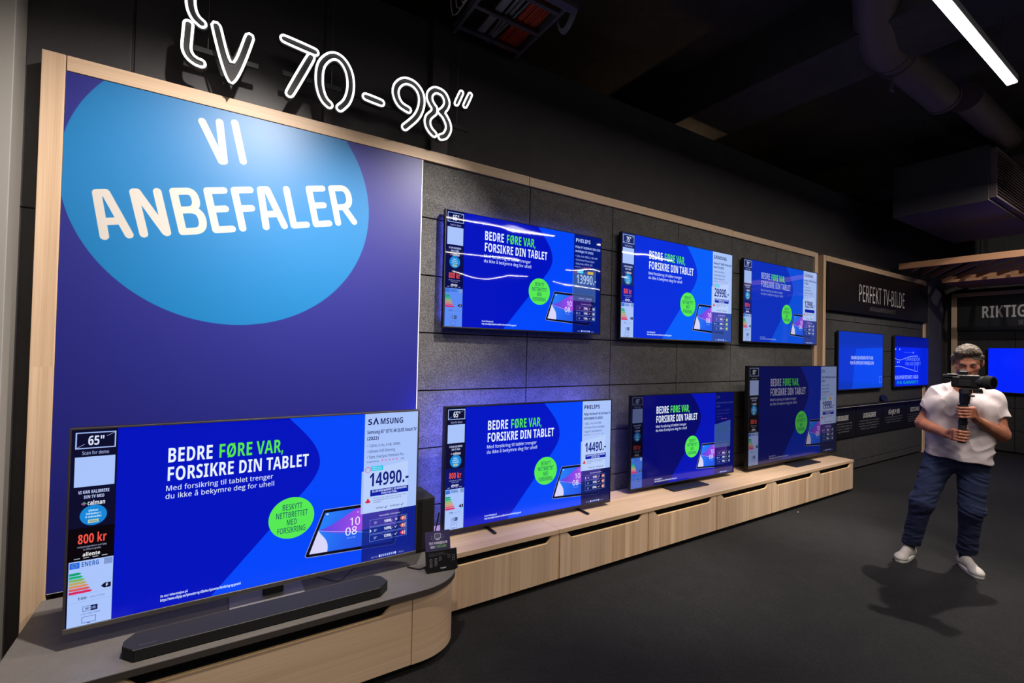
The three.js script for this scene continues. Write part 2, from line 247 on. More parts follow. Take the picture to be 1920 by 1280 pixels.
function posterTex() {   // 1.814 m wide, 2.50 m high; pixel = 2 mm
  const PW = 1.814, PH = 2.5, S = 560, [cv, c] = canvas(Math.round(PW * S), Math.round(PH * S)), top = 2.92, left = -1.814;
  rect(c, 0, 0, cv.width, cv.height, '#1d1f76');
  const X = (x) => (x - left) * S, Y = (y) => (top - y) * S;
  c.beginPath(); c.arc(X(-1.0919), Y(2.467), 0.738 * S, 0, 7); c.fillStyle = '#046ba6'; c.fill();
  // rounded capitals, drawn as thick strokes in a frame turned by 12.6 degrees
  c.save(); c.translate(X(-1.6655), Y(2.1225)); c.rotate(-R(12.65)); c.scale(S, -S); c.lineJoin = 'round'; c.lineCap = 'round'; c.strokeStyle = '#bdb7b1'; c.lineWidth = 0.037;
  const h = 0.213, o = 0.0185;
  const glyph = {
    A: [[[0, 0], [0.012, h], [0.046, h], [0.098, 0]], [[0.006, 0.072], [0.074, 0.072]]], N: [[[0, 0], [0, h], [0.012, h], [0.094, 0.004], [0.098, 0], [0.098, h]]],
    B: [[[0, 0], [0, h], [0.055, h], 'q', [0.09, h], [0.09, 0.165], 'q', [0.09, 0.118], [0.05, 0.114], 'q', [0.1, 0.112], [0.1, 0.058], 'q', [0.1, 0], [0.055, 0], [0, 0]], [[0, 0.114], [0.05, 0.114]]],
    E: [[[0.078, h], [0, h], [0, 0], [0.078, 0]], [[0, 0.112], [0.066, 0.112]]], F: [[[0.078, h], [0, h], [0, 0]], [[0, 0.11], [0.066, 0.11]]], L: [[[0, h], [0, 0], [0.072, 0]]],
    R: [[[0, 0], [0, h], [0.052, h], 'q', [0.096, h], [0.096, 0.155], 'q', [0.096, 0.1], [0.052, 0.096], [0, 0.096]], [[0.052, 0.096], [0.1, 0]]], V: [[[0, h], [0.05, 0], [0.062, 0], [0.082, h]]], I: [[[0, 0], [0, h]]],
  };
  const put = (k, x, y) => glyph[k].forEach((s) => { c.beginPath(); for (let i = 0; i < s.length; i++) { if (s[i] === 'q') { c.quadraticCurveTo(x + s[i + 1][0] + o, y + s[i + 1][1] + o, x + s[i + 2][0] + o, y + s[i + 2][1] + o); i += 2; } else c[i ? 'lineTo' : 'moveTo'](x + s[i][0] + o, y + s[i][1] + o); } c.stroke(); });
  [['A', 0], ['N', 0.158], ['B', 0.326], ['E', 0.479], ['F', 0.609], ['A', 0.729], ['L', 0.879], ['E', 1.005], ['R', 1.137]].forEach(([k, x]) => put(k, x, 0));
  put('V', 0.528, 0.372); put('I', 0.684, 0.372);
  c.restore(); return canTex(cv);
}
function signTex(w, h, lines, bg = '#08080a') { const [cv, c] = canvas(w, h); rect(c, 0, 0, w, h, bg); lines.forEach((l) => txt(c, ...l)); return canTex(cv); }

// ---------- the room ----------
const RX0 = -4.6, RX1 = 10.75, RZ0 = -2.6, RZ1 = 11.6, CY = 4.6;
struct('floor', ext(RX0 - 0.2, RX1 + 0.2, -0.12, 0, RZ0 - 0.2, RZ1 + 0.2, 0, 0, 0), M.carpet);
struct('ceiling', ext(RX0 - 0.2, RX1 + 0.2, CY, CY + 0.15, RZ0 - 0.2, RZ1 + 0.2, 0, 0, 0), M.ceiling);
struct('wall_left', ext(RX0 - 0.2, RX0, 0, CY, RZ0 - 0.2, RZ1 + 0.2, 0), M.darkWall);
struct('wall_right', ext(RX1, RX1 + 0.2, 0, CY, RZ0 - 0.2, RZ1 + 0.2, 0), M.darkWall);
struct('wall_front', ext(RX0 - 0.2, RX1 + 0.2, 0, CY, RZ1, RZ1 + 0.2, 0), M.darkWall);
struct('wall_rear', ext(RX0 - 0.2, RX1 + 0.2, 0, CY, RZ0 - 0.2, RZ0, 0), M.darkWall);
const wb = struct('wall_back', ext(RX0, RX1, 0, 3.98, -0.26, -0.1, 0), M.darkWall);
// tall black sheets on the wall behind the neon sign, each its own piece with an open joint
for (const [x0, x1] of [[-4.4, -3.478], [-3.474, -2.53], [-2.526, -1.584], [-1.58, -0.642], [-0.638, 0.06]]) {
  part('wall_sheet', ext(x0 + 0.004, x1 - 0.004, 2.262, 3.97, -0.1, -0.09, 0.003), M.paint, wb);
  part('wall_sheet', ext(x0 + 0.004, x1 - 0.004, 0.01, 2.256, -0.1, -0.09, 0.003), M.paint, wb);
}
part('wall_trunking', ext(0.075, 0.205, 0.02, 3.97, -0.1, -0.045, 0.004), M.paint, wb);
struct('wall_end', ext(-2.9, -1.978, 0, CY - 0.01, -0.085, 0.06, 0.004), M.pale);
// concrete beams under the ceiling
[[2.97, 3.67], [7.0, 7.7], [-1.3, -0.6]].forEach(([x0, x1], i) => struct('trim_' + (i + 1), ext(x0, x1, 4.12, CY, RZ0, RZ1, 0.01), M.ceiling));
struct('wall_corner', ext(9.36, 9.98, 0, 3.3, -0.1, 0.05, 0.004), M.darkWall);

// ---------- the wood frame, the poster and the felt wall ----------
{
  const t = thing('wood_frame', 'pale oak frame around the blue poster and the grey felt wall of televisions', 'frame', [0, 0, 0]);
  part('left_post', ext(-1.9, -1.8155, 0, 2.995, -0.085, 0.02, 0.003, 0.2, 0), M.oakV, t);
  part('right_post', ext(5.402, 5.478, 0, 2.985, -0.085, 0.02, 0.003, 0.7, 0), M.oakV, t);
  part('top_rail', ext(-1.812, 0.878, 2.921, 2.995, -0.085, 0.02, 0.003), M.oakH, t);
  part('top_rail', ext(0.881, 3.578, 2.921, 2.993, -0.085, 0.02, 0.003), M.oakH, t);
  part('top_rail', ext(3.581, 5.4, 2.921, 2.989, -0.085, 0.02, 0.003), M.oakH, t);
}
{
  const t = thing('poster_board', 'tall dark blue poster board with a light blue disc and white slanted capitals', 'poster', [-0.907, 1.67, 0]);
  part('board', ext(-0.907, 0.907, -1.25, 1.25, -0.06, 0.0135, 0.001), M.white, t, 'white board edge');
  const tex = posterTex(); part('print', new THREE.PlaneGeometry(1.806, 2.494).translate(-0.004, 0.002, 0.0145), std({ map: tex, roughness: 0.42 }), t, 'blue print with a light blue disc and white lettering');
}
function feltWall(name, label, x0, cols, w, mat, yTop, rows, x1) {
  const t = thing(name, label, 'wall panels', [0, 0, 0]);
  part('backing', ext(x0, x1, 0.02, yTop, -0.08, -0.014, 0), M.backing, t, 'black backing seen in the joints');
  for (let r = 0; r < rows; r++) for (let c = 0; c < cols; c++) {
    const y1 = 2.93 - r * 0.4 - 0.004, y0 = Math.max(0.03, 2.93 - (r + 1) * 0.4 + 0.004), a = x0 + c * w + 0.0035, b = Math.min(x1, x0 + (c + 1) * w) - 0.0035;
    if (y0 > yTop) continue;
    const g = bx(0, 0, 0, b - a, Math.min(y1, yTop) - y0, 0.014, 0.003); const m = part('felt_panel', g, mat, t); m.position.set((a + b) / 2, (Math.min(y1, yTop) + y0) / 2, -0.007);
  }
}
feltWall('felt_wall', 'speckled grey felt panel wall in a grid behind the large televisions', 0.003, 6, 0.9, M.felt, 2.92, 8, 5.4);
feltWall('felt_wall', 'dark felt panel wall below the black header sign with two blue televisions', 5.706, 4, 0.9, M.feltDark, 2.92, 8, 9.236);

// ---------- second and third frames with their signs ----------
{
  const t = thing('wood_frame', 'pale oak frame around the black header sign left of the corner', 'frame', [0, 0, 0]);
  part('left_post', ext(5.63, 5.704, 0, 2.985, -0.085, 0.02, 0.003), M.oakV, t); part('right_post', ext(9.238, 9.312, 0, 2.985, -0.085, 0.02, 0.003), M.oakV, t);
  part('top_rail', ext(5.706, 9.236, 2.911, 2.985, -0.085, 0.02, 0.003), M.oakH, t);
}
{
  const t = thing('header_sign', 'black header sign with white narrow capitals above the two smaller blue televisions', 'sign', [7.49, 2.57, 0.039]);
  part('sign_board', bx(0, 0, 0, 3.56, 0.635, 0.034, 0.002), M.plastic, t);
  const tex = signTex(1424, 262, [['PERFEKT TV-BILDE', 347, 1019, 86, 188, '#b4acaa', ''], ['LA OSS KALIBRERE DIN NYE TV', 493, 868, 211, 236, '#686462', '']]);
  part('print', new THREE.PlaneGeometry(3.55, 0.63).translate(0, 0, 0.018), std({ map: tex, roughness: 0.4 }), t);
}
// third stand on the right wall, faces -x
const TX = 10.6;
{
  const t = thing('wood_frame', 'reddish brown wood frame on the end wall behind the man', 'frame', [0, 0, 0]);
  part('left_post', ext(TX, TX + 0.14, 0, 2.87, 0.02, 0.1, 0.003), M.oakV, t); part('right_post', ext(TX, TX + 0.14, 0, 2.87, 3.1, 3.18, 0.003), M.oakV, t);
  const g = bx(0, 0, 0, 3.0, 0.075, 0.14, 0.003).rotateY(Math.PI / 2).translate(TX + 0.07, 2.8325, 1.6); part('top_rail', g, M.oakH, t);
  const f = thing('felt_wall', 'almost black panel wall behind the blue television at the right picture edge', 'wall panels', [0, 0, 0]);
  part('backing', ext(TX + 0.07, TX + 0.145, 0.02, 2.79, 0.102, 3.098, 0), M.backing, f);
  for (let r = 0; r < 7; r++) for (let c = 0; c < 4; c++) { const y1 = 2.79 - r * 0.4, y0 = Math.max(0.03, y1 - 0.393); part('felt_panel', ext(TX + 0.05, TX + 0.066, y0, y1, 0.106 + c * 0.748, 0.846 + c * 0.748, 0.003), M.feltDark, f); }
  const s = thing('header_sign', 'black header sign with grey wide capitals on the end wall behind the man', 'sign', [TX + 0.02, 2.475, 1.6]);
  part('sign_board', bx(0, 0, 0, 0.05, 0.62, 2.98, 0.002), M.plastic, s);
  const tex = signTex(1490, 310, [['RIKTIG', 158, 446, 90, 196, '#c4c0be', 'bold'], ['SE OG HØR FORSKJELLEN', 392, 760, 224, 262, '#908c8a', '']]);
  part('print', new THREE.PlaneGeometry(2.97, 0.615).rotateY(-Math.PI / 2).translate(-0.026, 0, 0), std({ map: tex, roughness: 0.5 }), s);
}
// row of dark information plates under the two smaller televisions
{
  const info = [['TV-EN DIN ENDA BEDRE', 4, 'cut off by the dimmest television'], ['LA OSS KALIBRERE', 4, 'second from the left'], ['FÅ HJELP HER', 3, 'third from the left, right of the small blue sensor'], ['RIKTIG FARGE', 4, 'rightmost, half hidden behind the man']];
  info.forEach(([title, n, where], i) => {
    const x0 = 5.72 + i * 0.9 - (i ? 0.0 : 0), x1 = Math.min(9.23, x0 + 0.89), w = x1 - x0;
    const t = thing('information_plate', 'black information plate with white text, ' + where, 'plate', [(x0 + x1) / 2, 0.705, 0.012], 0, 'information plates under the smaller televisions');
    part('plate', bx(0, 0, 0, w, 0.43, 0.022, 0.002), M.plastic, t);
    const lines = [[title, 128, 384, 62, 104, '#c6c2c2', 'bold']]; for (let k = 0; k < n; k++) lines.push([['Vi stiller inn skjermen din slik at bildet', 'blir riktig, med de fargene filmskaperen', 'hadde tenkt. Spør oss i butikken om', 'pris og tilbud'][k], k === n - 1 ? 90 : 60, k === n - 1 ? 400 : 452, 122 + k * 22, 134 + k * 22, '#8a8789', '']);
    part('print', new THREE.PlaneGeometry(w - 0.01, 0.42).translate(0, 0, 0.0125), std({ map: signTex(512, 248, lines, '#0b0b0d'), roughness: 0.5 }), t);
  });
  const l = thing('display_ledge', 'thin dark ledge with a pale front edge above the information plates', 'ledge', [7.47, 0.936, 0.02]);
  part('shelf', bx(0, 0.008, 0.02, 3.5, 0.014, 0.07, 0.002), M.black, l); part('edge_strip', bx(0, -0.004, 0.057, 3.5, 0.008, 0.004, 0.001), M.pale, l, 'pale edge strip');
  const p = thing('screen_sensor', 'small dark blue screen sensor puck standing on the thin dark ledge', 'sensor', [7.5, 0.951, 0.045], R(-20));
  part('body', cyl(0, 0.055, 0, 0.052, 0.04, 'z', 28, 0.058).rotateX(R(-18)).translate(0, 0, 0.012), std({ color: 0x14163f, roughness: 0.35 }), p); part('foot', bx(0, 0.006, 0, 0.1, 0.012, 0.035, 0.003), M.plastic, p);
}

// ---------- televisions ----------
const rowsOf = (a, cls) => a.map(([s, p, ok], i) => [s, p, ok, cls[i][0], cls[i][1]]);
const OR = '#e2653a', RED = '#e0304c', YEL = '#9fc050';
const AD = {  // screen palettes; some carry reflection haze and dimming in their colours
  big: { w: 1600, size: '65"', brand: 'SAMSUNG', title: ['Samsung 65" Q77C 4K QLED Smart TV', '(2023)'], bullets: ['120Hz, 6 ms, 4 stk. HDMI', 'Ultimate UHD Dimming', 'Tizen, FreeSync Premium Pro'], panel: 'light', teal: 1, price: '14990.-', monthly: ['ELLER 899/MÅNED I 20 MÅNEDER', 'TOTALT KR 17968,-'], rows: rowsOf([['75"', '19990,-', 0], ['65"', '14990,-', 1], ['55"', '12990,-', 1]], [['F', OR], ['F', OR], ['G', RED]]), at: 1, cls: 'F', kwh: '100' },
  wall65: { w: 1100, size: '65"', brand: 'PHILIPS', title: ['Philips 65" OLED908 4K 120Hz OLED', 'Ambilight TV (2023)'], bullets: ['120Hz, 4 stk. HDMI 2.1, VRR, eARC', 'P5 AI Perfect Picture Engine', 'Dolby Vision, HDR10+, DTS'], panel: 'dark', teal: 1, amber: 1, price: '13990.-', rows: rowsOf([['77"', '27990,-', 1], ['65"', '13990,-', 1], ['55"', '11990,-', 1]], [['G', '#7d8aa8'], ['G', '#7d8aa8'], ['G', '#7d8aa8']]), at: 1, cls: 'G', kwh: '113', bar: '#050a4a', bar2: '#050a4a', label: '#5c8cf5', deep: '#0213c0', bright: '#0347fb' },
  wall75: { w: 1100, size: '75"', brand: 'SAMSUNG', title: ['Samsung 75" QN95C 4K Neo QLED', 'Smart TV (2023)'], bullets: ['144Hz, 4 stk. HDMI 2.1', 'Quantum Matrix Mini-LED', 'Object Tracking Sound+'], panel: 'light', teal: 1, price: '29990.-', monthly: ['ELLER 1699/MÅNED I 20 MÅNEDER', 'TOTALT KR 34278,-'], rows: rowsOf([['85"', '39990,-', 1], ['75"', '29990,-', 1], ['65"', '22990,-', 1]], [['F', YEL], ['F', YEL], ['F', YEL]]), at: 1, cls: 'F', kwh: '127', deep: '#0a30dc', bright: '#0a60fb', low: '#3350a8', bar: '#1c2a66', bar2: '#0d1a9a' },
  wallRight: { w: 1024, size: '75"', brand: 'SAMSUNG', title: ['Samsung 75" CU8075 4K LED Smart', 'TV (2023)'], bullets: ['60Hz, 3 stk. HDMI', 'Crystal Processor 4K', 'Adaptive Sound, Q-Symphony'], panel: 'light', price: '12990.-', monthly: ['', ''], rows: rowsOf([['85"', '17990,-', 1], ['75"', '12990,-', 1], ['65"', '8990,-', 1]], [['G', '#8a8ab8'], ['G', '#8a8ab8'], ['G', '#8a8ab8']]), at: 1, cls: 'G', kwh: '137', deep: '#1034c8', bright: '#1054e8', head: '#aab6ea', low: '#33459c', bar: '#26306e', bar2: '#18227c' },
  stand65: { w: 1100, size: '65"', brand: 'PHILIPS', title: ['Philips The One 65" 4K LED Smart TV', '65PUS8808/12 (2023)'], bullets: ['120Hz, 5 ms, 4 stk. HDMI', 'P5 Perfect Picture, Ambilight', 'Google TV, stemmekontroll'], panel: 'light', price: '14490.-', monthly: ['ELLER 849/MÅNED I 20 MÅNEDER', 'TOTALT KR 17378,-'], rows: rowsOf([['75"', '14490,-', 1], ['65"', '14490,-', 1], ['55"', '8990,-', 1]], [['F', OR], ['F', OR], ['F', OR]]), at: 0, cls: 'E', kwh: '74', low: '#0b1250', bar: '#0b0b30', bar2: '#0a1268', deep: '#0216c4' },
  oled: { w: 1100, size: '65"', brand: 'LG', title: ['LG 65" G3 4K OLED evo Smart TV', '(2023)'], bullets: ['120Hz, 0,1 ms, 4 stk. HDMI 2.1', 'Alpha9 Gen6 AI, Dolby Vision', 'webOS, G-Sync'], panel: 'dark', price: '26990.-', ghost: '#31527e', dim: '#39458c', rows: rowsOf([['77"', '36990,-', 1], ['65"', '26990,-', 1], ['55"', '18990,-', 1]], [['G', '#1c2a50'], ['G', '#1c2a50'], ['G', '#1c2a50']]), at: 1, cls: 'G', kwh: '107', deep: '#050868', bright: '#0514b4', low: '#040545', bar: '#04041e', bar2: '#030210', label: '#3a63c4', barDim: 0.42 },
  far85: { w: 1024, size: '85"', brand: 'LG', title: ['LG 86" UR81 4K LED Smart TV', '(2023)'], bullets: ['60Hz, 3 stk. HDMI', 'Alpha5 Gen6, HDR10', 'webOS, Magic Remote'], panel: 'light', teal: 1, amber: 1, price: '19990.-', monthly: ['ELLER 1149/MÅNED I 20 MÅNEDER', 'TOTALT KR 23278,-'], rows: rowsOf([['86"', '19990,-', 1], ['75"', '12990,-', 1], ['65"', '8990,-', 1]], [['F', '#6a6a8c'], ['F', '#6a6a8c'], ['G', '#6a6a8c']]), at: 0, cls: 'F', kwh: '152', deep: '#0c1276', bright: '#0a2ab8', low: '#20224c', bar: '#14141f', bar2: '#0c0a12', head: '#c0c6dc', mul: '#a8a0a4' },
};
function plainTex(draw) { const [cv, c] = canvas(512, 288); draw(c); return canTex(cv); }
// front of the housing lies at z = 0 of the group; y = 0 is its lower edge
function makeTV(label, w, h, x, y, z, yaw, tex, o = {}) {
  const t = thing('television', label, 'television', [x, y, z], yaw, o.group), d = o.depth || 0.035, chin = o.chin ?? 0.016, side = o.side ?? 0.007;
  part('housing', bx(0, h / 2, -d / 2 - 0.002, w, h, d, 0.004), M.plastic, t);
  const fm = o.frame || M.black, fr = [];
  fr.push(['bezel', bx(0, h - side / 2, 0.001, w, side, 0.012, 0.001)], ['bezel', bx(-w / 2 + side / 2, h / 2, 0.001, side, h - 2 * side, 0.012, 0.001)], ['bezel', bx(w / 2 - side / 2, h / 2, 0.001, side, h - 2 * side, 0.012, 0.001)]);
  for (const [n, g] of fr) part(n, g, fm, t);
  part('bottom_bezel', bx(0, chin / 2, 0.001, w, chin, 0.014, 0.002), o.chinMat || fm, t);
  const sw = w - 2 * side, sh = h - side - chin, sg = new THREE.PlaneGeometry(sw, sh).translate(0, chin + sh / 2, 0.002);
  const k = o.gain ?? 1;
  const sm = std({ color: 0x030304, emissive: new THREE.Color(k, k, k), emissiveMap: tex, roughness: o.rough ?? 0.12, bumpMap: o.wave ? waveBump : null, bumpScale: o.wave || 0 });
  part('screen', sg, sm, t, 'lit screen with an advertisement');
  const L = new THREE.RectAreaLight(new THREE.Color(0.08, 0.12, 1), 0.4 * (o.light ?? 0.28), sw, sh); L.position.set(0, chin + sh / 2, 0.012); L.lookAt(L.position.clone().add(new THREE.Vector3(0, 0, 1)));
  L.rotation.set(0, Math.PI, 0); t.add(L); L.name = 'screen_light';
  if (o.bracket) { part('wall_bracket', bx(0, h / 2, -d - o.bracket / 2 - 0.002, 0.42, 0.3, o.bracket, 0.003), M.matte, t); }
  if (o.ambi) {   // glowing strips round the back that wash the wall
    for (const [gx, gy, gw, gh] of [[0, h - 0.03, w - 0.1, 0.02], [-w / 2 + 0.03, h / 2, 0.02, h - 0.12], [w / 2 - 0.03, h / 2, 0.02, h - 0.12]]) {
      part('back_light_strip', bx(gx, gy, -d - 0.005, gw, gh, 0.006, 0.001), M.blueGlow, t, 'blue glowing strip on the back');
      const a = new THREE.RectAreaLight(new THREE.Color(0.10, 0.12, 1), o.ambi, gw, gh); a.position.set(gx, gy, -d - 0.01); t.add(a); a.name = 'back_light';
    }
  }
  return t;
}
const adTex = {}; for (const k of Object.keys(AD)) adTex[k] = drawAd(AD[k]);
const CT = 0.386, PT = 0.41;   // cabinet top, podium top
const GW = 'televisions hung on the grey felt wall', GC = 'televisions standing on the oak cabinets';
// 1. on the grey podium
{
  const t = makeTV('largest looking television, grey edged, price 14990, on the grey podium before the blue poster', 1.448, 0.802, -0.918, 0.477, 0.566, R(0.6), adTex.big, { chin: 0.02, chinMat: M.greyMetal, frame: std({ color: 0x57504d, roughness: 0.4, metalness: 0.6 }), depth: 0.04, rough: 0.2, light: 0.22 });
  part('stand_neck', bx(0.02, 0.0, -0.06, 0.09, 0.118, 0.03, 0.006), M.matte, t); part('stand_plate', bx(-0.005, PT - 0.477 + 0.004, -0.06, 0.32, 0.007, 0.19, 0.003), std({ color: 0xa09d9b, roughness: 0.4, metalness: 0.5 }), t, 'pale grey stand plate');
}
// 2. - 4. on the oak cabinets
{
  const t = makeTV('television on two thin black feet, price 14490, on the oak cabinets', 1.448, 0.83, 0.836, 0.412, 0.254, R(-1.6), adTex.stand65, { group: GC, chin: 0.02, depth: 0.045, chinMat: std({ color: 0x262226, roughness: 0.5 }), ambi: 110, rough: 0.2, wave: 0.0004 });
  for (const s of [-0.385, 0.42]) { const f = part('foot', merge([bx(s, CT - 0.412 + 0.006, -0.01, 0.024, 0.012, 0.22, 0.004), bx(s, -0.006, -0.03, 0.02, 0.03, 0.03, 0.004)]), M.plastic, t); }
}
function plateStand(t, y, x, w, zb, zf) { part('stand_plate', bx(x, CT - y + 0.006, (zb + zf) / 2, w, 0.012, zf - zb, 0.003), std({ color: 0x17171c, roughness: 0.5 }), t); part('stand_neck', bx(x, (CT - y) / 2 + 0.033, -0.05, w * 0.7, y - CT + 0.05, 0.03, 0.004), M.matte, t); }
{
  const t = makeTV('dark blue television on a black plate stand on the oak cabinets, second one on them', 1.441, 0.83, 2.629, 0.418, 0.184, R(-2.1), adTex.oled, { group: GC, chin: 0.012, depth: 0.03, side: 0.006, rough: 0.1, light: 0.12 });
  plateStand(t, 0.418, -0.06, 0.48, -0.02, 0.125);
}
{
  const t = makeTV('largest and dimmest television on the oak cabinets, price 19990, at their far end', 1.9, 1.085, 4.52, 0.426, 0.242, R(-0.7), adTex.far85, { group: GC, chin: 0.03, depth: 0.04, rough: 0.14, light: 0.08, chinMat: std({ color: 0x3a3634, roughness: 0.4, metalness: 0.5 }), gain: 0.9 });
  plateStand(t, 0.426, 0.06, 0.53, -0.02, 0.12);
}
// 5. - 7. on the felt wall
makeTV('wall television with wavy white reflections, price 13990, leftmost on the felt wall', 1.448, 0.83, 0.874, 1.77, 0.072, R(-0.6), adTex.wall65, { group: GW, depth: 0.03, bracket: 0.036, ambi: 26, chin: 0.01, rough: 0.02, wave: 0.0014 });
makeTV('bright wall television, price 29990, in the middle of the three on the felt wall', 1.668, 0.955, 2.681, 1.749, 0.064, 0, adTex.wall75, { group: GW, depth: 0.028, bracket: 0.03, chin: 0.012, chinMat: M.greyMetal, rough: 0.025, wave: 0.0013 });
makeTV('pale blue wall television, price 12990, rightmost on the felt wall by the frame post', 1.645, 0.938, 4.56, 1.768, 0.052, 0, adTex.wallRight, { group: GW, depth: 0.025, bracket: 0.02, chin: 0.012, rough: 0.03, wave: 0.0013, gain: 0.85 });
// 8. - 9. under the header sign, 10. on the end wall
makeTV('blue television with two lines of white text, left one under the header sign', 1.45, 0.826, 6.714, 1.162, 0.05, 0, plainTex((c) => { rect(c, 0, 0, 512, 288, '#0d35b8'); poly(c, [[190, 85], [512, 70], [512, 288], [150, 288]], '#0a48da'); txt(c, 'SKANN QR-KODEN PÅ TV-EN', 135, 392, 122, 138, '#b9c6ee'); txt(c, 'FOR Å OPPLEVE FORSKJELLEN', 125, 400, 148, 164, '#b9c6ee'); c.strokeStyle = '#7f9ae6'; c.lineWidth = 2; c.strokeRect(472, 228, 30, 34); }), { bracket: 0.02, depth: 0.025, light: 0.15, group: 'televisions under the black header sign' });
makeTV('blue television with a white line drawing, right one under the black header sign', 1.45, 0.826, 8.6, 1.162, 0.05, 0, plainTex((c) => {
  rect(c, 0, 0, 512, 288, '#0221d6'); rect(c, 0, 0, 512, 62, '#02138e'); c.strokeStyle = '#9db2f2'; c.lineWidth = 3; c.beginPath(); c.moveTo(0, 126); c.quadraticCurveTo(60, 146, 120, 132); c.quadraticCurveTo(210, 112, 340, 112); c.stroke(); c.beginPath(); c.moveTo(0, 176); c.quadraticCurveTo(70, 168, 140, 182); c.lineTo(290, 200); c.stroke(); c.strokeRect(296, 112, 44, 92);
  c.fillStyle = '#b9c8f5'; for (const [x, y] of [[14, 76], [70, 76], [270, 92], [40, 150], [64, 150]]) { c.beginPath(); c.arc(x, y, 5, 0, 7); c.fill(); } c.lineWidth = 1; c.beginPath(); c.moveTo(130, 92); c.lineTo(260, 92); c.stroke();
  txt(c, 'ENKELT Å', 150, 380, 122, 140, '#5b78dc'); txt(c, 'VELGE RETT', 150, 390, 150, 168, '#5b78dc'); txt(c, 'EKSPERTENES RÅD', 6, 352, 228, 248, '#8fa8ee'); txt(c, 'OG GARANTI', 30, 352, 258, 276, '#12a089');
}), { bracket: 0.02, depth: 0.025, light: 0.15, group: 'televisions under the black header sign' });
makeTV('plain bright blue television on the end wall, cut by the right picture edge', 1.68, 0.795, TX - 0.045, 1.055, 0.53 + 0.84, -Math.PI / 2, plainTex((c) => rect(c, 0, 0, 512, 288, '#0122fb')), { bracket: 0.045, depth: 0.025, light: 0.3 });

// ---------- oak cabinets ----------
const cabX = [0.006, 0.891, 1.788, 2.686, 3.585, 4.483, 5.383];
const cabLab = ['oak cabinet with a cut-out grip, its left end hidden by the grey podium', 'oak cabinet below the 14490 television, second from the podium', 'oak cabinet third from the podium, below the dark television', 'oak cabinet fourth from the podium, between the dark and the dim television', 'oak cabinet fifth from the podium, below the dim largest television', 'oak cabinet at the far right end of the row'];
for (let i = 0; i < 6; i++) {
  const x0 = cabX[i], x1 = cabX[i + 1], w = x1 - x0, t = thing('cabinet', cabLab[i], 'cabinet', [x0, 0, 0], 0, 'oak cabinets under the felt wall');
  part('carcass', [ext(0.002, w - 0.02, 0.046, 0.35, 0.012, 0.43, 0)], M.backing, t, 'dark inside seen through the grip');  // near-black block paints the shade behind the grip
  part('side_panel', ext(w - 0.019, w - 0.0005, 0.046, 0.355, 0.012, 0.46, 0.001), M.oakV, t);
  part('plinth', ext(0.002, w - 0.002, 0, 0.045, 0.012, i === 5 ? 0.425 : 0.43, 0), M.plinth, t);
  const a = 0.004, b = w - 0.004, y0 = 0.042, y1 = 0.352, n = 0.046, s = new THREE.Shape();
  s.moveTo(a, y0); s.lineTo(b, y0); s.lineTo(b, y1); s.lineTo(b - 0.055, y1); s.lineTo(b - 0.062, y1 - 0.003); s.lineTo(b - 0.098, y1 - n + 0.008); s.quadraticCurveTo(b - 0.105, y1 - n, b - 0.117, y1 - n);
  s.lineTo(a + 0.117, y1 - n); s.quadraticCurveTo(a + 0.105, y1 - n, a + 0.098, y1 - n + 0.008); s.lineTo(a + 0.062, y1 - 0.003); s.lineTo(a + 0.055, y1); s.lineTo(a, y1); s.closePath();
  const g = extrude(s, 0.018, 0.0012).translate(0, 0, 0.462), uv = g.attributes.uv, off = 0.37 * i + 0.1; for (let k = 0; k < uv.count; k++) uv.setX(k, uv.getX(k) + off);
  part('drawer_front', g, [M.oakV, M.oakEdge], t);
}
[[0.004, 0.878], [0.8795, 3.576], [3.5775, 5.39]].forEach(([x0, x1], i) => solo('worktop', ext(x0, x1, 0.356, CT, 0.012, 0.485, 0.0015), M.oakH, ['short oak worktop section nearest the podium', 'long middle oak worktop section under the dark television', 'oak worktop section at the far end under the largest television'][i], 'worktop', 'oak worktops on the cabinets'));

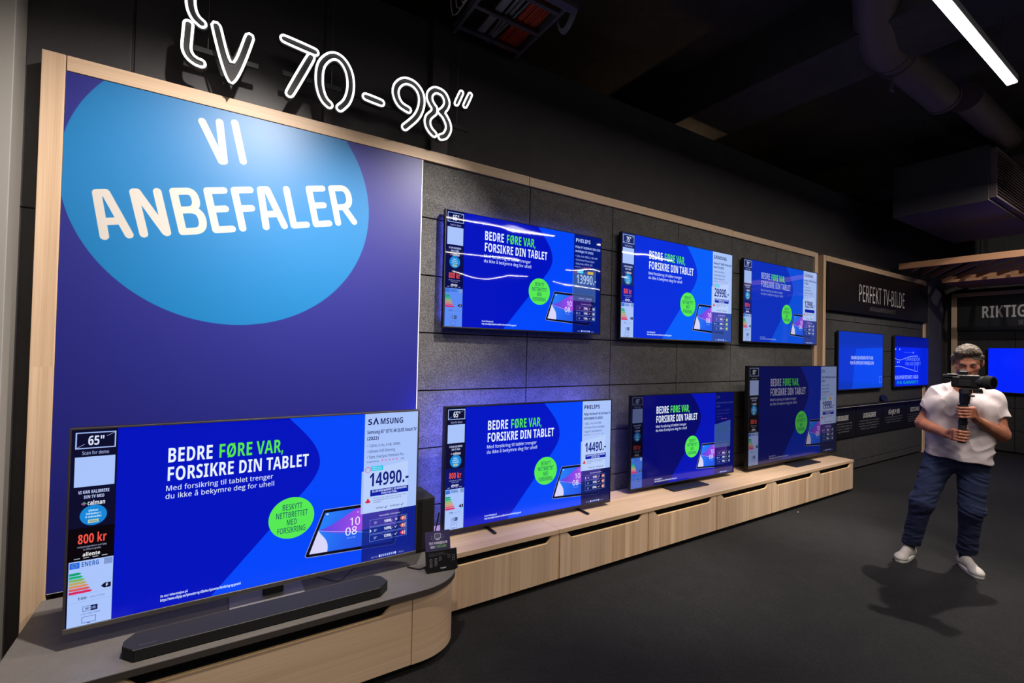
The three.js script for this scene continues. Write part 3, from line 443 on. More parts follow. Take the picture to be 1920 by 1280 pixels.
// ---------- grey podium ----------
function podOutline(off, back = 0.045) {
  const p = [[-1.82 + off * 0.3, back], [-1.82 + off * 0.3, 0.83 - off]], n = 28, a = 0.25 - off, b = 0.2 - off;
  for (let i = 0; i <= n; i++) { const f = (i / n) * Math.PI / 2; p.push([-0.25 + Math.sin(f) * a, 0.63 + Math.cos(f) * b]); }
  p.push([-off, back]); return p;
}
const flat = (pts, d, bev) => extrude(shapeOf(pts), d, bev).rotateX(Math.PI / 2);
{
  const t = thing('podium', 'low podium with a grey top, an oak front and a rounded right corner', 'podium', [0, 0, 0]);
  const top = metreUV(flat(podOutline(0), 0.03, 0.002).translate(0, PT, 0)); part('top_slab', top, [M.slab, M.slabEdge], t, 'dark grey top slab');
  part('carcass', flat(podOutline(0.06), 0.32, 0).translate(0, 0.372, 0), M.backing, t, 'dark inside seen through the grip'); part('plinth', flat(podOutline(0.06), 0.046, 0).translate(0, 0.047, 0), M.plinth, t);  // black filler block gives the shade under the slab by its colour
  const y0 = 0.047, y1 = 0.379, n = 0.052, s = new THREE.Shape(); s.moveTo(-1.812, y0); s.lineTo(-0.303, y0); s.lineTo(-0.303, y1); s.lineTo(-0.388, y1); s.quadraticCurveTo(-0.402, y1, -0.410, y1 - 0.010); s.lineTo(-0.444, y1 - n + 0.008); s.quadraticCurveTo(-0.452, y1 - n, -0.468, y1 - n); s.lineTo(-1.36, y1 - n); s.quadraticCurveTo(-1.375, y1 - n, -1.383, y1 - n + 0.008); s.lineTo(-1.425, y1 - 0.004); s.lineTo(-1.44, y1); s.lineTo(-1.812, y1); s.closePath();
  part('drawer_front', extrude(s, 0.018, 0.0015).translate(0, 0, 0.797), [M.oakH, M.oakEdge], t);
  const o1 = podOutline(0.015).slice(2), o2 = podOutline(0.033).slice(2).reverse();
  part('curved_panel', metreUV(flat([[-0.2995, 0.815], ...o1, ...o2, [-0.2995, 0.797]], 0.332, 0).translate(0, 0.379, 0)), M.oakH, t, 'curved oak corner panel');
}
{
  const t = thing('soundbar', 'long black soundbar with cut corners lying on the grey podium in front of the television', 'soundbar', [-0.92, PT, 0.72]);
  const s = (k, z) => [[-0.482 - 0.008 * 0, 0.065], [-0.517, 0.022], [-0.517, -0.015], [-0.487, -0.062], [0.462, -0.072], [0.497, -0.04], [0.512, 0.02], [0.465, 0.066]].map(([x, y]) => [x * k, y * k + z]);
  part('body', flat(s(1, 0), 0.048, 0.002).translate(0, 0.049, 0), M.soundbar, t, 'dark grey top');
  part('front_grille', bx(-0.009, 0.023, 0.0675, 0.935, 0.04, 0.005, 0.002), M.cloth, t, 'black cloth grille'); part('trim_line', bx(-0.009, 0.0455, 0.0675, 0.94, 0.002, 0.005, 0.0005), M.greyMetal, t); part('logo_mark', bx(-0.435, 0.0492, 0.045, 0.06, 0.0006, 0.004, 0), M.greyMetal, t);
}
{
  const t = thing('subwoofer', 'black subwoofer box standing on the podium behind the right end of the large television', 'subwoofer', [-0.13, PT, 0.3]);
  part('cabinet', bx(0, 0.163, 0, 0.21, 0.315, 0.24, 0.006), M.matte, t); part('front_cloth', bx(0, 0.163, 0.121, 0.19, 0.29, 0.004, 0.002), M.cloth, t);
  part('foot', [[-0.08, -0.09], [0.08, -0.09], [-0.08, 0.09], [0.08, 0.09]].map(([x, z]) => cyl(x, 0.003, z, 0.012, 0.006)), M.black, t);
}
{
  const t = thing('card_holder', 'small black card holder with a dark purple card on the rounded end of the podium', 'card holder', [-0.093, PT, 0.686], R(-9));
  const lean = R(-17), tilt = (g) => g.rotateX(lean);
  part('base', bx(0, 0.006, -0.02, 0.165, 0.012, 0.055, 0.002), M.plastic, t); part('back_plate', tilt(bx(-0.012, 0.106, -0.003, 0.142, 0.2, 0.003, 0.001)), M.plastic, t); part('pocket', tilt(bx(0.004, 0.055, 0.007, 0.172, 0.105, 0.012, 0.002)), M.plastic, t);
  const [c1, a] = canvas(280, 210); rect(a, 0, 0, 280, 210, '#2b2552'); a.strokeStyle = '#c9c6dc'; a.lineWidth = 5; a.strokeRect(108, 26, 66, 46); rect(a, 120, 38, 162, 60, '#55506e'); rect(a, 118, 82, 166, 90, '#c9c6dc'); a.lineWidth = 2; for (const [x, y] of [[78, 50], [70, 72], [92, 84], [196, 44], [208, 66], [190, 78]]) { a.beginPath(); a.arc(x, y, 4, 0, 5); a.stroke(); }
  txt(a, 'TEST FORSKJELLEN', 40, 250, 108, 134, '#d8d4e4'); txt(a, 'MED', 56, 106, 146, 172, '#d8d4e4'); txt(a, 'LYDPLANKE!', 112, 240, 146, 172, '#6fae52');
  part('card', tilt(new THREE.PlaneGeometry(0.139, 0.105).translate(-0.012, 0.152, -0.0008)), std({ map: canTex(c1), roughness: 0.5 }), t, 'dark purple printed card');
  const [c2, b] = canvas(340, 208); rect(b, 0, 0, 340, 208, '#0a0a0d'); txt(b, 'Start demo og hør forskjellen', 24, 200, 22, 32, '#77757c', ''); txt(b, 'Trykk på fjernkontrollen for å velge lyd', 24, 236, 40, 50, '#77757c', '');
  b.strokeStyle = '#8a888f'; b.lineWidth = 2; for (const [x, y] of [[46, 92], [100, 92], [150, 84], [46, 140], [100, 132]]) { b.beginPath(); b.arc(x, y, 9, 0, 7); b.stroke(); b.strokeRect(x - 12, y - 15, 24, 34); } for (const [x, y] of [[250, 70], [300, 76], [300, 106]]) b.strokeRect(x - 11, y - 12, 22, 26); txt(b, 'ELKJØP', 150, 214, 176, 188, '#d6d6da');
  part('pocket_print', tilt(new THREE.PlaneGeometry(0.168, 0.102).translate(0.004, 0.055, 0.0138)), std({ map: canTex(c2), roughness: 0.35 }), t);
}
solo('power_cable', tube([[-0.72, PT + 0.006, 0.33], [-0.7, PT + 0.01, 0.43], [-0.67, PT + 0.02, 0.5], [-0.6, PT + 0.012, 0.55], [-0.52, PT + 0.03, 0.5], [-0.42, PT + 0.03, 0.46], [-0.4, PT + 0.045, 0.44]], 0.0025), M.blackCable, 'thin black cable curling on the podium behind the soundbar', 'cable');
solo('power_cable', tube([[-0.24, PT + 0.004, 0.56], [-0.21, PT + 0.004, 0.6], [-0.185, PT + 0.006, 0.62], [-0.15, PT + 0.006, 0.61]], 0.004), M.blackCable, 'black cable running from under the large television to the card holder', 'cable');
solo('power_cable', tube([[0.075, CT + 0.004, 0.1], [0.09, CT + 0.01, 0.15], [0.085, CT + 0.06, 0.19], [0.1, CT + 0.16, 0.2]], 0.004), M.blackCable, 'black cable hanging at the left edge of the 14490 television', 'cable');

// ---------- neon sign ----------
{
  const t = thing('neon_sign', 'glowing white outline letters reading tv 70-98 inches above the wood frame', 'neon sign', [0, 0, 0]);
  const Z = 0.12, S = { t: [[[-1.332, 3.442], [-1.33, 3.395], [-1.323, 3.354], [-1.306, 3.321], [-1.28, 3.301]], [[-1.336, 3.274], [-1.339, 3.212], [-1.34, 3.146], [-1.325, 3.112], [-1.3, 3.095], [-1.278, 3.091]]], v: [[[-1.216, 3.314], [-1.139, 3.085], [-1.06, 3.312]]], seven: [[[-0.89, 3.368], [-0.727, 3.35]], [[-0.747, 3.313], [-0.854, 3.064]]], zero: [[[-0.64, 3.064], [-0.674, 3.096], [-0.697, 3.174], [-0.693, 3.275], [-0.659, 3.338], [-0.615, 3.367], [-0.567, 3.351], [-0.529, 3.29], [-0.519, 3.201], [-0.538, 3.118], [-0.578, 3.063]]], dash: [[[-0.426, 3.179], [-0.331, 3.17]]], nine: [[[-0.154, 3.178], [-0.21, 3.2], [-0.239, 3.258], [-0.228, 3.316], [-0.181, 3.359], [-0.119, 3.357], [-0.072, 3.311], [-0.064, 3.235], [-0.096, 3.148], [-0.173, 3.058]]], eight: [[[0.029, 3.067], [-0.008, 3.1], [-0.018, 3.155], [0.012, 3.2], [0.034, 3.23], [0.01, 3.262], [-0.01, 3.308], [0.012, 3.354], [0.051, 3.369], [0.097, 3.353], [0.118, 3.302], [0.1, 3.258], [0.078, 3.232], [0.11, 3.2], [0.135, 3.14], [0.114, 3.082], [0.081, 3.06]]], mark: [[[0.225, 3.41], [0.189, 3.323]], [[0.293, 3.416], [0.255, 3.327]]] };
  const outline = (pts, r, sharp) => {   // closed outline of a thick stroke with round ends
    let c = pts.map(([x, y]) => new THREE.Vector2(x, y)); if (!sharp && c.length > 2) { const k = new THREE.SplineCurve(c); c = k.getSpacedPoints(26); }
    const L = [], Rr = [], n = c.length;
    for (let i = 0; i < n; i++) { const d0 = c[i].clone().sub(c[Math.max(0, i - 1)]).normalize(), d1 = c[Math.min(n - 1, i + 1)].clone().sub(c[i]).normalize(), d = d0.clone().add(d1).normalize(), nn = new THREE.Vector2(-d.y, d.x), q = i && i < n - 1 ? Math.max(0.35, Math.abs(d.dot(d1))) : 1; L.push(c[i].clone().addScaledVector(nn, r / q)); Rr.push(c[i].clone().addScaledVector(nn, -r / q)); }
    const cap = (p, from, to) => { const a = Math.atan2(from.y - p.y, from.x - p.x), o = []; for (let k = 1; k < 7; k++) o.push(new THREE.Vector2(p.x + Math.cos(a - (k * Math.PI) / 7) * r, p.y + Math.sin(a - (k * Math.PI) / 7) * r)); return o; };
    return [...L, ...cap(c[n - 1], L[n - 1]), ...Rr.slice().reverse(), ...cap(c[0], Rr[0])];
  };
  for (const [k, strokes] of Object.entries(S)) for (const s of strokes) {
    const small = k === 'mark', sharp = s.length < 4, o = outline(s, small ? 0.014 : 0.0195, sharp), b = outline(s, small ? 0.022 : 0.029, sharp);
    const crv = new THREE.CurvePath(), P = o.map((p) => new THREE.Vector3(p.x, p.y, Z)); const cur = new THREE.CatmullRomCurve3(P, true, 'centripetal');
    const ch = part('letter_channel', extrude(shapeOf(b.map((p) => [p.x, p.y])), 0.03, 0.002).translate(0, 0, Z - 0.042), M.black, t, 'black backing of the letter');
    part('neon_tube', new THREE.TubeGeometry(cur, Math.max(60, o.length * 3), 0.0062, 8, true), M.neon, ch, 'glowing white tube');
  }
  for (const [x0, x1, y] of [[-1.36, -1.02, 3.19], [-0.88, -0.28, 3.2], [-0.3, 0.3, 3.19]]) part('support_bar', bx((x0 + x1) / 2, y, Z - 0.055, x1 - x0 + 0.02, 0.03, 0.012, 0.002), M.black, t);
  for (const x of [-1.25, -0.62, 0.22]) part('suspension_wire', bar([x, 3.2, Z - 0.055], [x, CY, Z - 0.055], 0.0018, 6), M.greyMetal, t);
  const L = new THREE.RectAreaLight(new THREE.Color(1, 0.98, 0.96), 0.35, 1.6, 0.32); L.position.set(-0.52, 3.22, Z + 0.02); L.rotation.y = Math.PI; L.name = 'neon_light'; t.add(L);
}

// ---------- ceiling fittings ----------
const lampProto = (() => {
  const t = new THREE.Group();
  part('housing', bx(0, 0.034, 0, LAMP_LEN + 0.02, 0.05, 0.062, 0.004), M.white, t); part('diffuser', bx(0, 0.005, 0, LAMP_LEN, 0.012, 0.056, 0.003), M.lamp, t, 'glowing white diffuser');
  for (const s of [-1, 1]) part('suspension_wire', bar([s * LAMP_LEN * 0.4, 0.058, 0], [s * LAMP_LEN * 0.4, CY - LAMP_Y, 0], 0.0025, 6), M.greyMetal, t);
  return t;
})();
LAMPS.forEach(([x, z, k, label], i) => {
  const t = lampProto.clone(); t.name = numbered('ceiling_lamp'); t.position.set(x, LAMP_Y, z); scene.add(t); tag(t, label, 'ceiling lamp', 'linear ceiling lamps in rows');
  const L = new THREE.RectAreaLight(LAMP_COLOR, LAMP_LIGHT * k, LAMP_LEN, 0.056); L.position.set(0, -0.004, 0); L.rotation.x = -Math.PI / 2; L.name = 'lamp_light'; t.add(L);
});
SPOTS.forEach(([p, q, cd, ang, label]) => {
  const t = thing('unseen_spotlight', label, 'spotlight', p, 0, 'unseen spotlights above the display wall'), d = V3(q).sub(V3(p)).normalize(), turn = new THREE.Quaternion().setFromUnitVectors(new THREE.Vector3(0, -1, 0), d);
  part('body', cyl(0, 0, 0, 0.045, 0.16, 'y', 28).applyQuaternion(turn), M.white, t); part('lens', cyl(0, -0.082, 0, 0.037, 0.006, 'y', 28).applyQuaternion(turn), std({ color: 0xffffff, emissive: SPOT_COLOR, emissiveIntensity: 3 }), t, 'glowing lens'); part('stem', bar([0, 0.05, 0], [0, CY - p[1], 0], 0.01, 10), M.white, t); part('ceiling_adapter', bx(0, CY - p[1] - 0.015, 0, 0.2, 0.03, 0.04, 0.003), M.white, t);
  const L = new THREE.SpotLight(SPOT_COLOR, cd, 0, ang, 0.85, 2); L.position.copy(d).multiplyScalar(0.1); L.target.position.copy(d).multiplyScalar(2); L.name = 'spot_light'; L.shadow.radius = /chest/.test(label) ? 14 : 1.5; t.add(L); t.add(L.target); L.target.name = 'spot_target';
});
{
  const t = thing('unseen_lamp', 'small round work lamp behind the top of the wall, lighting the beam underside', 'lamp', [3.3, 3.72, -0.55]);  // out of view behind the wall, placed to warm the beam underside
  part('bulb', new THREE.SphereGeometry(0.05, 20, 14), std({ color: 0xffffff, emissive: new THREE.Color(1, 0.72, 0.45), emissiveIntensity: 2 }), t); part('bracket', ext(-0.02, 0.02, -0.09, -0.05, -0.05, 0.36, 0.003), M.black, t);
  const L = new THREE.PointLight(new THREE.Color(1, 0.7, 0.42), 0.3, 0, 2); L.name = 'bulb_light'; t.add(L);
}
{
  const t = thing('cable_tray', 'black ladder cable tray under the dark ceiling, right of the neon sign', 'cable tray', [0.5, 3.93, 0]);
  for (const s of [-1, 1]) part('side_rail', ext(s * 0.265 - 0.012, s * 0.265 + 0.012, 0, 0.06, -0.06, 3.2, 0.002), M.galv, t);
  for (let i = 0; i < 13; i++) part('rung', ext(-0.255, 0.255, 0.004, 0.022, 0.0 + i * 0.25, 0.03 + i * 0.25, 0.002), M.galv, t);
  part('end_bar', ext(-0.27, 0.27, 0.02, 0.06, -0.085, -0.06, 0.002), M.darkMetal, t); part('cross_channel', ext(-0.3, 0.3, -0.042, -0.002, 0.62, 0.68, 0.003), M.galv, t);
  for (const z of [0.65, 2.2]) for (const s of [-0.29, 0.29]) part('hanger_rod', bar([s, -0.02, z], [s, CY - 3.93, z], 0.006, 8), M.darkMetal, t);
  const bundle = (label, mat, x0, x1, n, y, fan) => { const g = []; for (let i = 0; i < n; i++) { const x = x0 + ((x1 - x0) * (i + 0.5)) / n, j = () => (rnd() - 0.5) * 0.02; g.push(tube([[x + fan * (x - 0.5) , y + rnd() * 0.02, -0.05], [x + j(), y + rnd() * 0.02, 0.4], [x + j(), y + rnd() * 0.02, 1.2], [x + j(), y + rnd() * 0.02, 3.15]], 0.0065, false, 14, 6)); } const m = solo('cable_bundle', merge(g), mat, label, 'cables', 'cable bundles in the tray'); return m; };
  bundle('bundle of orange cables along the right half of the cable tray', M.orangeCable, 0.565, 0.73, 13, 3.965, 0);
  bundle('bundle of pale grey cables in the middle of the cable tray', M.greyCable, 0.47, 0.56, 7, 3.965, -0.6);
  solo('flat_conduit', bx(0.415, 3.972, 1.5, 0.055, 0.02, 3.0, 0.004), M.greyCable, 'flat pale conduit lying in the cable tray left of the grey cables', 'conduit');
  const coil = []; for (let i = 0; i < 4; i++) { const p = [], r = 0.085 + i * 0.008; for (let k = 0; k < 20; k++) { const a = (k / 20) * Math.PI * 2; p.push([0.815 + i * 0.006 + Math.sin(a * 2) * 0.01, 3.96 + Math.cos(a) * r, 0.52 + Math.sin(a) * r]); } coil.push(tube(p, 0.005, true, 60, 6)); }
  solo('cable_coil', coil, M.greyCable, 'coil of pale cable hanging on the right side of the cable tray', 'cable');
  const loops = []; for (let i = 0; i < 5; i++) { const z = 0.12 + i * 0.05; loops.push(tube([[0.10 + i * 0.01, CY, z], [0.11 + i * 0.02, 4.25, z + 0.02], [0.15 + i * 0.01, 3.92 + i * 0.02, z], [0.195, 3.98, z + 0.03], [0.21, 4.02, z + 0.05]], 0.005, false, 24, 6)); }
  solo('cable_bundle', loops, M.whiteCable, 'loose white cables hanging down left of the cable tray', 'cables', 'cable bundles in the tray');
}
{
  const t = thing('ventilation_pipe', 'dark round ventilation pipe with a bend, left of the bright ceiling lamp', 'pipe', [0, 0, 0]);
  part('bend', tube([[2.3, 4.42, 1.72], [2.75, 4.3, 1.62], [3.1, 4.21, 1.5], [3.4, 4.2, 1.43], [3.6, 4.2, 1.43]], 0.14, false, 40, 24), M.pipe, t); part('pipe_run', cyl(4.22, 4.2, 1.43, 0.132, 1.24, 'x', 32), M.pipe, t);
  for (const x of [3.62, 3.72, 4.82]) part('collar', cyl(x, 4.2, 1.43, 0.146, 0.025, 'x', 32), M.pipe, t); part('hanger_strap', bar([3.67, 4.34, 1.43], [3.67, CY, 1.43], 0.006), M.darkMetal, t);
  part('valve', [bar([3.7, 4.08, 1.4], [3.7, 3.93, 1.4], 0.012), bar([3.66, 3.94, 1.4], [3.74, 3.94, 1.4], 0.008)], M.galv, t);
}
{
  const t = thing('ventilation_pipe', 'straight dark round ventilation pipe running to the right picture edge', 'pipe', [0, 0, 0]);
  part('pipe_run', cyl(7.2, 4.36, 1.47, 0.13, 3.7, 'x', 32), M.pipe, t); for (const x of [5.36, 7.1]) part('collar', cyl(x, 4.36, 1.47, 0.142, 0.03, 'x', 32), M.pipe, t); for (const x of [5.6, 8.2]) part('hanger_strap', bar([x, 4.48, 1.47], [x, CY, 1.47], 0.006), M.darkMetal, t);
}
{
  const t = thing('ventilation_box', 'big black ventilation box with a louvred side under the ceiling at the right', 'ventilation box', [6.42, 3.5, 0]);
  part('casing', ext(0, 2.4, 0, 0.66, 0.5, 1.42, 0.004), M.paint, t); part('louvre_frame', [ext(0.03, 2.38, 0.03, 0.05, 1.42, 1.48, 0.002), ext(0.03, 2.38, 0.6, 0.62, 1.42, 1.48, 0.002), ext(0.03, 0.05, 0.05, 0.6, 1.42, 1.48, 0.002)], M.pipe, t);
  const g = bx(0, 0, 0, 2.3, 0.006, 0.05, 0.001).rotateX(R(30)); for (let i = 0; i < 15; i++) part('louvre', g, M.pipe, t).position.set(1.21, 0.075 + i * 0.036, 1.45);
  for (const x of [0.3, 2.1]) for (const z of [0.65, 1.3]) part('hanger_rod', bar([x, 0.65, z], [x, CY - 3.5, z], 0.006), M.darkMetal, t);
}
// slatted wood canopy before the end wall
{
  const t = thing('slatted_canopy', 'suspended canopy of reddish wood slats above the corner with the man', 'canopy', [0, 0, 0]);
  part('front_beam', ext(8.08, 8.15, 3.055, 3.15, 0.03, 3.4, 0.003), M.slat, t); part('rear_beam', ext(9.8, 9.86, 3.04, 3.1, 0.07, 3.4, 0.003), M.slat, t);
  for (let i = -3; i < 12; i++) {
    let a = [9.8, 0.07 + 0.248 * i], b = [8.15, 1.0 + 0.248 * i]; if (b[1] < 0.12) continue; if (a[1] < 0.07) { const f = (0.07 - a[1]) / (b[1] - a[1]); a = [a[0] + (b[0] - a[0]) * f, 0.07]; }
    if (b[1] > 3.38) { const f = (3.38 - a[1]) / (b[1] - a[1]); b = [a[0] + (b[0] - a[0]) * f, 3.38]; }
    const L = Math.hypot(b[0] - a[0], b[1] - a[1]); const m = part('slat', bx(0, 0, 0, L, 0.06, 0.035, 0.002), M.slat, t); m.position.set((a[0] + b[0]) / 2, 3.075, (a[1] + b[1]) / 2); m.rotation.y = -Math.atan2(b[1] - a[1], b[0] - a[0]);
  }
  const g = bx(0, 0, 0, 0.05, 0.045, 3.2, 0.002); for (let i = 0; i < 10; i++) part('louvre_slat', g, M.slat, t).position.set(9.5 + i * 0.112, 2.975, 1.78);
  for (const z of [0.3, 1.9, 3.2]) part('cross_bar', ext(9.46, 10.53, 3.0, 3.03, z, z + 0.05, 0.002), M.slat, t);
  for (const [x, z] of [[8.115, 1.9], [8.115, 3.0], [9.83, 0.9], [9.83, 3.0]]) part('hanger_rod', bar([x, 3.1, z], [x, CY, z], 0.005), M.darkMetal, t);
}
solo('paper_scrap', bx(4.0, 0.0015, 0.53, 0.018, 0.003, 0.008, 0.001), M.white, 'tiny white paper scrap on the carpet before the cabinets', 'scrap');

// ---------- the man with the camera ----------
// surface nets over a box grid: f(x, y, z) < 0 inside
function surface(f, lo, hi, cell) {
  const N = [0, 1, 2].map((k) => Math.ceil((hi[k] - lo[k]) / cell) + 1), [nx, ny, nz] = N, F = new Float32Array(nx * ny * nz), id = (i, j, k) => (k * ny + j) * nx + i;
  for (let k = 0; k < nz; k++) for (let j = 0; j < ny; j++) for (let i = 0; i < nx; i++) F[id(i, j, k)] = f(lo[0] + i * cell, lo[1] + j * cell, lo[2] + k * cell);
  const vert = new Int32Array(nx * ny * nz).fill(-1), P = [], I = [];
  for (let k = 0; k < nz - 1; k++) for (let j = 0; j < ny - 1; j++) for (let i = 0; i < nx - 1; i++) {
    let sx = 0, sy = 0, sz = 0, n = 0;
    const c = []; for (let q = 0; q < 8; q++) c.push(F[id(i + (q & 1), j + ((q >> 1) & 1), k + (q >> 2))]);
    for (let a = 0; a < 8; a++) for (const bit of [1, 2, 4]) if (!(a & bit)) { const b = a | bit; if ((c[a] < 0) !== (c[b] < 0)) { const t = c[a] / (c[a] - c[b]); sx += (a & 1) + (bit === 1 ? t : 0); sy += ((a >> 1) & 1) + (bit === 2 ? t : 0); sz += (a >> 2) + (bit === 4 ? t : 0); n++; } }
    if (n) { vert[id(i, j, k)] = P.length / 3; P.push(lo[0] + (i + sx / n) * cell, lo[1] + (j + sy / n) * cell, lo[2] + (k + sz / n) * cell); }
  }
  const quad = (a, b, c, d, flip) => { if (a < 0 || b < 0 || c < 0 || d < 0) return; flip ? I.push(a, c, b, a, d, c) : I.push(a, b, c, a, c, d); };
  for (let k = 1; k < nz - 1; k++) for (let j = 1; j < ny - 1; j++) for (let i = 1; i < nx - 1; i++) {
    const v = F[id(i, j, k)] < 0;
    if (v !== F[id(i + 1, j, k)] < 0) quad(vert[id(i, j - 1, k - 1)], vert[id(i, j, k - 1)], vert[id(i, j, k)], vert[id(i, j - 1, k)], !v);
    if (v !== F[id(i, j + 1, k)] < 0) quad(vert[id(i - 1, j, k - 1)], vert[id(i - 1, j, k)], vert[id(i, j, k)], vert[id(i, j, k - 1)], !v);
    if (v !== F[id(i, j, k + 1)] < 0) quad(vert[id(i - 1, j - 1, k)], vert[id(i, j - 1, k)], vert[id(i, j, k)], vert[id(i - 1, j, k)], !v);
  }
  const g = new THREE.BufferGeometry(); g.setAttribute('position', new THREE.Float32BufferAttribute(P, 3));
  const nrm = new Float32Array(P.length), e = cell * 0.5; for (let q = 0; q < P.length; q += 3) { const [x, y, z] = [P[q], P[q + 1], P[q + 2]]; let a = f(x + e, y, z) - f(x - e, y, z), b = f(x, y + e, z) - f(x, y - e, z), c = f(x, y, z + e) - f(x, y, z - e); const l = Math.hypot(a, b, c) || 1; nrm[q] = a / l; nrm[q + 1] = b / l; nrm[q + 2] = c / l; }
  g.setAttribute('normal', new THREE.BufferAttribute(nrm, 3)); g.setIndex(I); return metreUV(g);
}
const smin = (a, b, k) => { const h = Math.max(k - Math.abs(a - b), 0) / k; return Math.min(a, b) - h * h * k * 0.25; };
const smax = (a, b, k) => -smin(-a, -b, k);
// tapered capsule; s squashes the cross-section along z
function cone(a, b, ra, rb) {
  const d = [b[0] - a[0], b[1] - a[1], b[2] - a[2]], l2 = d[0] * d[0] + d[1] * d[1] + d[2] * d[2] || 1e-9;
  return (x, y, z) => { const px = x - a[0], py = y - a[1], pz = z - a[2], t = Math.min(1, Math.max(0, (px * d[0] + py * d[1] + pz * d[2]) / l2)); return Math.hypot(px - d[0] * t, py - d[1] * t, pz - d[2] * t) - (ra + (rb - ra) * t); };
}
function ell(c, r, tilt = 0) { const cs = Math.cos(tilt), sn = Math.sin(tilt), m = Math.min(...r); return (x, y, z) => { const px = (x - c[0]) / r[0], y0 = y - c[1], z0 = z - c[2], py = (y0 * cs + z0 * sn) / r[1], pz = (-y0 * sn + z0 * cs) / r[2], q = Math.hypot(px, py, pz); return (q - 1) * m * (q > 0.3 ? 1 : 1); }; }
const blend = (list, k) => (x, y, z) => { let d = 1e3; for (const f of list) d = smin(d, f(x, y, z), k); return d; };
const n3t = (() => { const n = [4, 5, 6, 7].map((s) => noise2(32, s * 17)); return (x, y, z) => { const k = Math.floor(z), f = z - k, s = f * f * (3 - 2 * f), a = n[((k % 4) + 4) % 4](x, y), b = n[(((k + 1) % 4) + 4) % 4](x, y); return a + (b - a) * s; }; })();
const ridge = (x, y, z) => 1 - Math.abs(2 * n3t(x, y, z) - 1) * 2;   // sharp crests of cloth folds
const wav = (x, y, z) => Math.sin(x * 31 + y * 17) * Math.sin(y * 43 - z * 21) + 0.6 * Math.sin(x * 67 - y * 59 + z * 40);
{
  const man = thing('person', 'man in a white T-shirt and blue jeans holding a camera grip with both hands', 'person', [3.63, 0, 1.76], R(-74.85));
  const SR = [-0.026, 1.352, -0.03], ER = [-0.108, 1.115, -0.015], WR = [0.028, 1.072, 0.205], SL = [0.283, 1.338, -0.035], EL = [0.323, 1.085, 0.0], WL = [0.186, 1.198, 0.205];
  const HR = [0.0, 0.87, -0.03], KR = [-0.107, 0.505, 0.03], AR = [-0.186, 0.09, -0.11], HL = [0.178, 0.86, -0.045], KL = [0.172, 0.497, -0.03], AL = [0.149, 0.09, -0.2];
  const neck0 = [0.128, 1.40, -0.03], neck1 = [0.14, 1.52, 0.01], hc = [0.143, 1.615, 0.035];
  const skinM = std({ color: 0x9c6149, roughness: 0.6 }), hairM = std({ color: 0x5c5044, roughness: 0.7 });
  // torso, arms and legs
  const belly = blend([cone([0.022, 1.27, 0.004], [0.208, 1.26, 0.004], 0.108, 0.108), cone([0.005, 1.352, -0.028], [0.25, 1.34, -0.028], 0.058, 0.058), cone([0.1, 1.42, -0.035], [0.0, 1.362, -0.03], 0.055, 0.05), cone([0.156, 1.42, -0.035], [0.256, 1.35, -0.03], 0.055, 0.05), cone([0.022, 1.24, 0.006], [0.026, 0.84, -0.006], 0.108, 0.113), cone([0.204, 1.23, 0.006], [0.166, 0.82, -0.006], 0.106, 0.112), cone([0.12, 1.24, 0.01], [0.1, 0.83, 0.0], 0.118, 0.122)], 0.05);
  const trousers = blend([cone([0.03, 0.88, -0.025], [0.155, 0.872, -0.03], 0.112, 0.112), cone(HR, KR, 0.1, 0.071), cone(KR, AR, 0.07, 0.056), cone(HL, KL, 0.1, 0.07), cone(KL, AL, 0.069, 0.056)], 0.035);
  const torso = (x, y, z) => belly(x, y, z) + 0.022 + Math.max(0, 1.02 - y) * 0.3;
  const arms = blend([cone(SR, ER, 0.052, 0.043), cone(ER, WR, 0.046, 0.027), cone([-0.09, 1.11, 0.05], [-0.06, 1.1, 0.09], 0.041, 0.034), cone(SL, EL, 0.053, 0.044), cone(EL, WL, 0.047, 0.027), cone([0.305, 1.105, 0.04], [0.27, 1.135, 0.09], 0.041, 0.034)], 0.03);
  const legs = (x, y, z) => Math.max(trousers(x, y, z) + 0.018, y - 0.92, 0.14 - y);
  const neck = cone(neck0, neck1, 0.062, 0.055);
  const bodyF = (x, y, z) => smin(smin(smin(Math.max(torso(x, y, z), 0.84 - y), arms(x, y, z), 0.03), legs(x, y, z), 0.03), neck(x, y, z), 0.05);
  // head, bent forward
  const T = -0.42, cs = Math.cos(T), sn = Math.sin(T);   // tilt about x: the top leans to the front
  const hp = (x, y, z) => [hc[0] + x, hc[1] + y * cs + z * sn, hc[2] - y * sn + z * cs];
  const E3 = (x, y, z, a, b, c) => ell(hp(x, y, z), [a, b, c], -T), C3 = (a, b, ra, rb) => cone(hp(...a), hp(...b), ra, rb);
  const skull = blend([E3(0, 0.02, -0.012, 0.075, 0.092, 0.094), E3(0, -0.045, 0.025, 0.058, 0.072, 0.066), E3(0, -0.095, 0.052, 0.033, 0.026, 0.03), C3([-0.03, 0.016, 0.075], [0.03, 0.016, 0.075], 0.013, 0.013), C3([0, 0.008, 0.083], [0, -0.034, 0.101], 0.009, 0.014), C3([-0.012, -0.038, 0.088], [0.012, -0.038, 0.088], 0.009, 0.009), C3([-0.042, -0.025, 0.062], [-0.05, -0.028, 0.045], 0.018, 0.018), C3([0.042, -0.025, 0.062], [0.05, -0.028, 0.045], 0.018, 0.018), C3([-0.018, -0.068, 0.083], [0.018, -0.068, 0.083], 0.007, 0.007), C3([-0.014, -0.079, 0.08], [0.014, -0.079, 0.08], 0.007, 0.007)], 0.014);
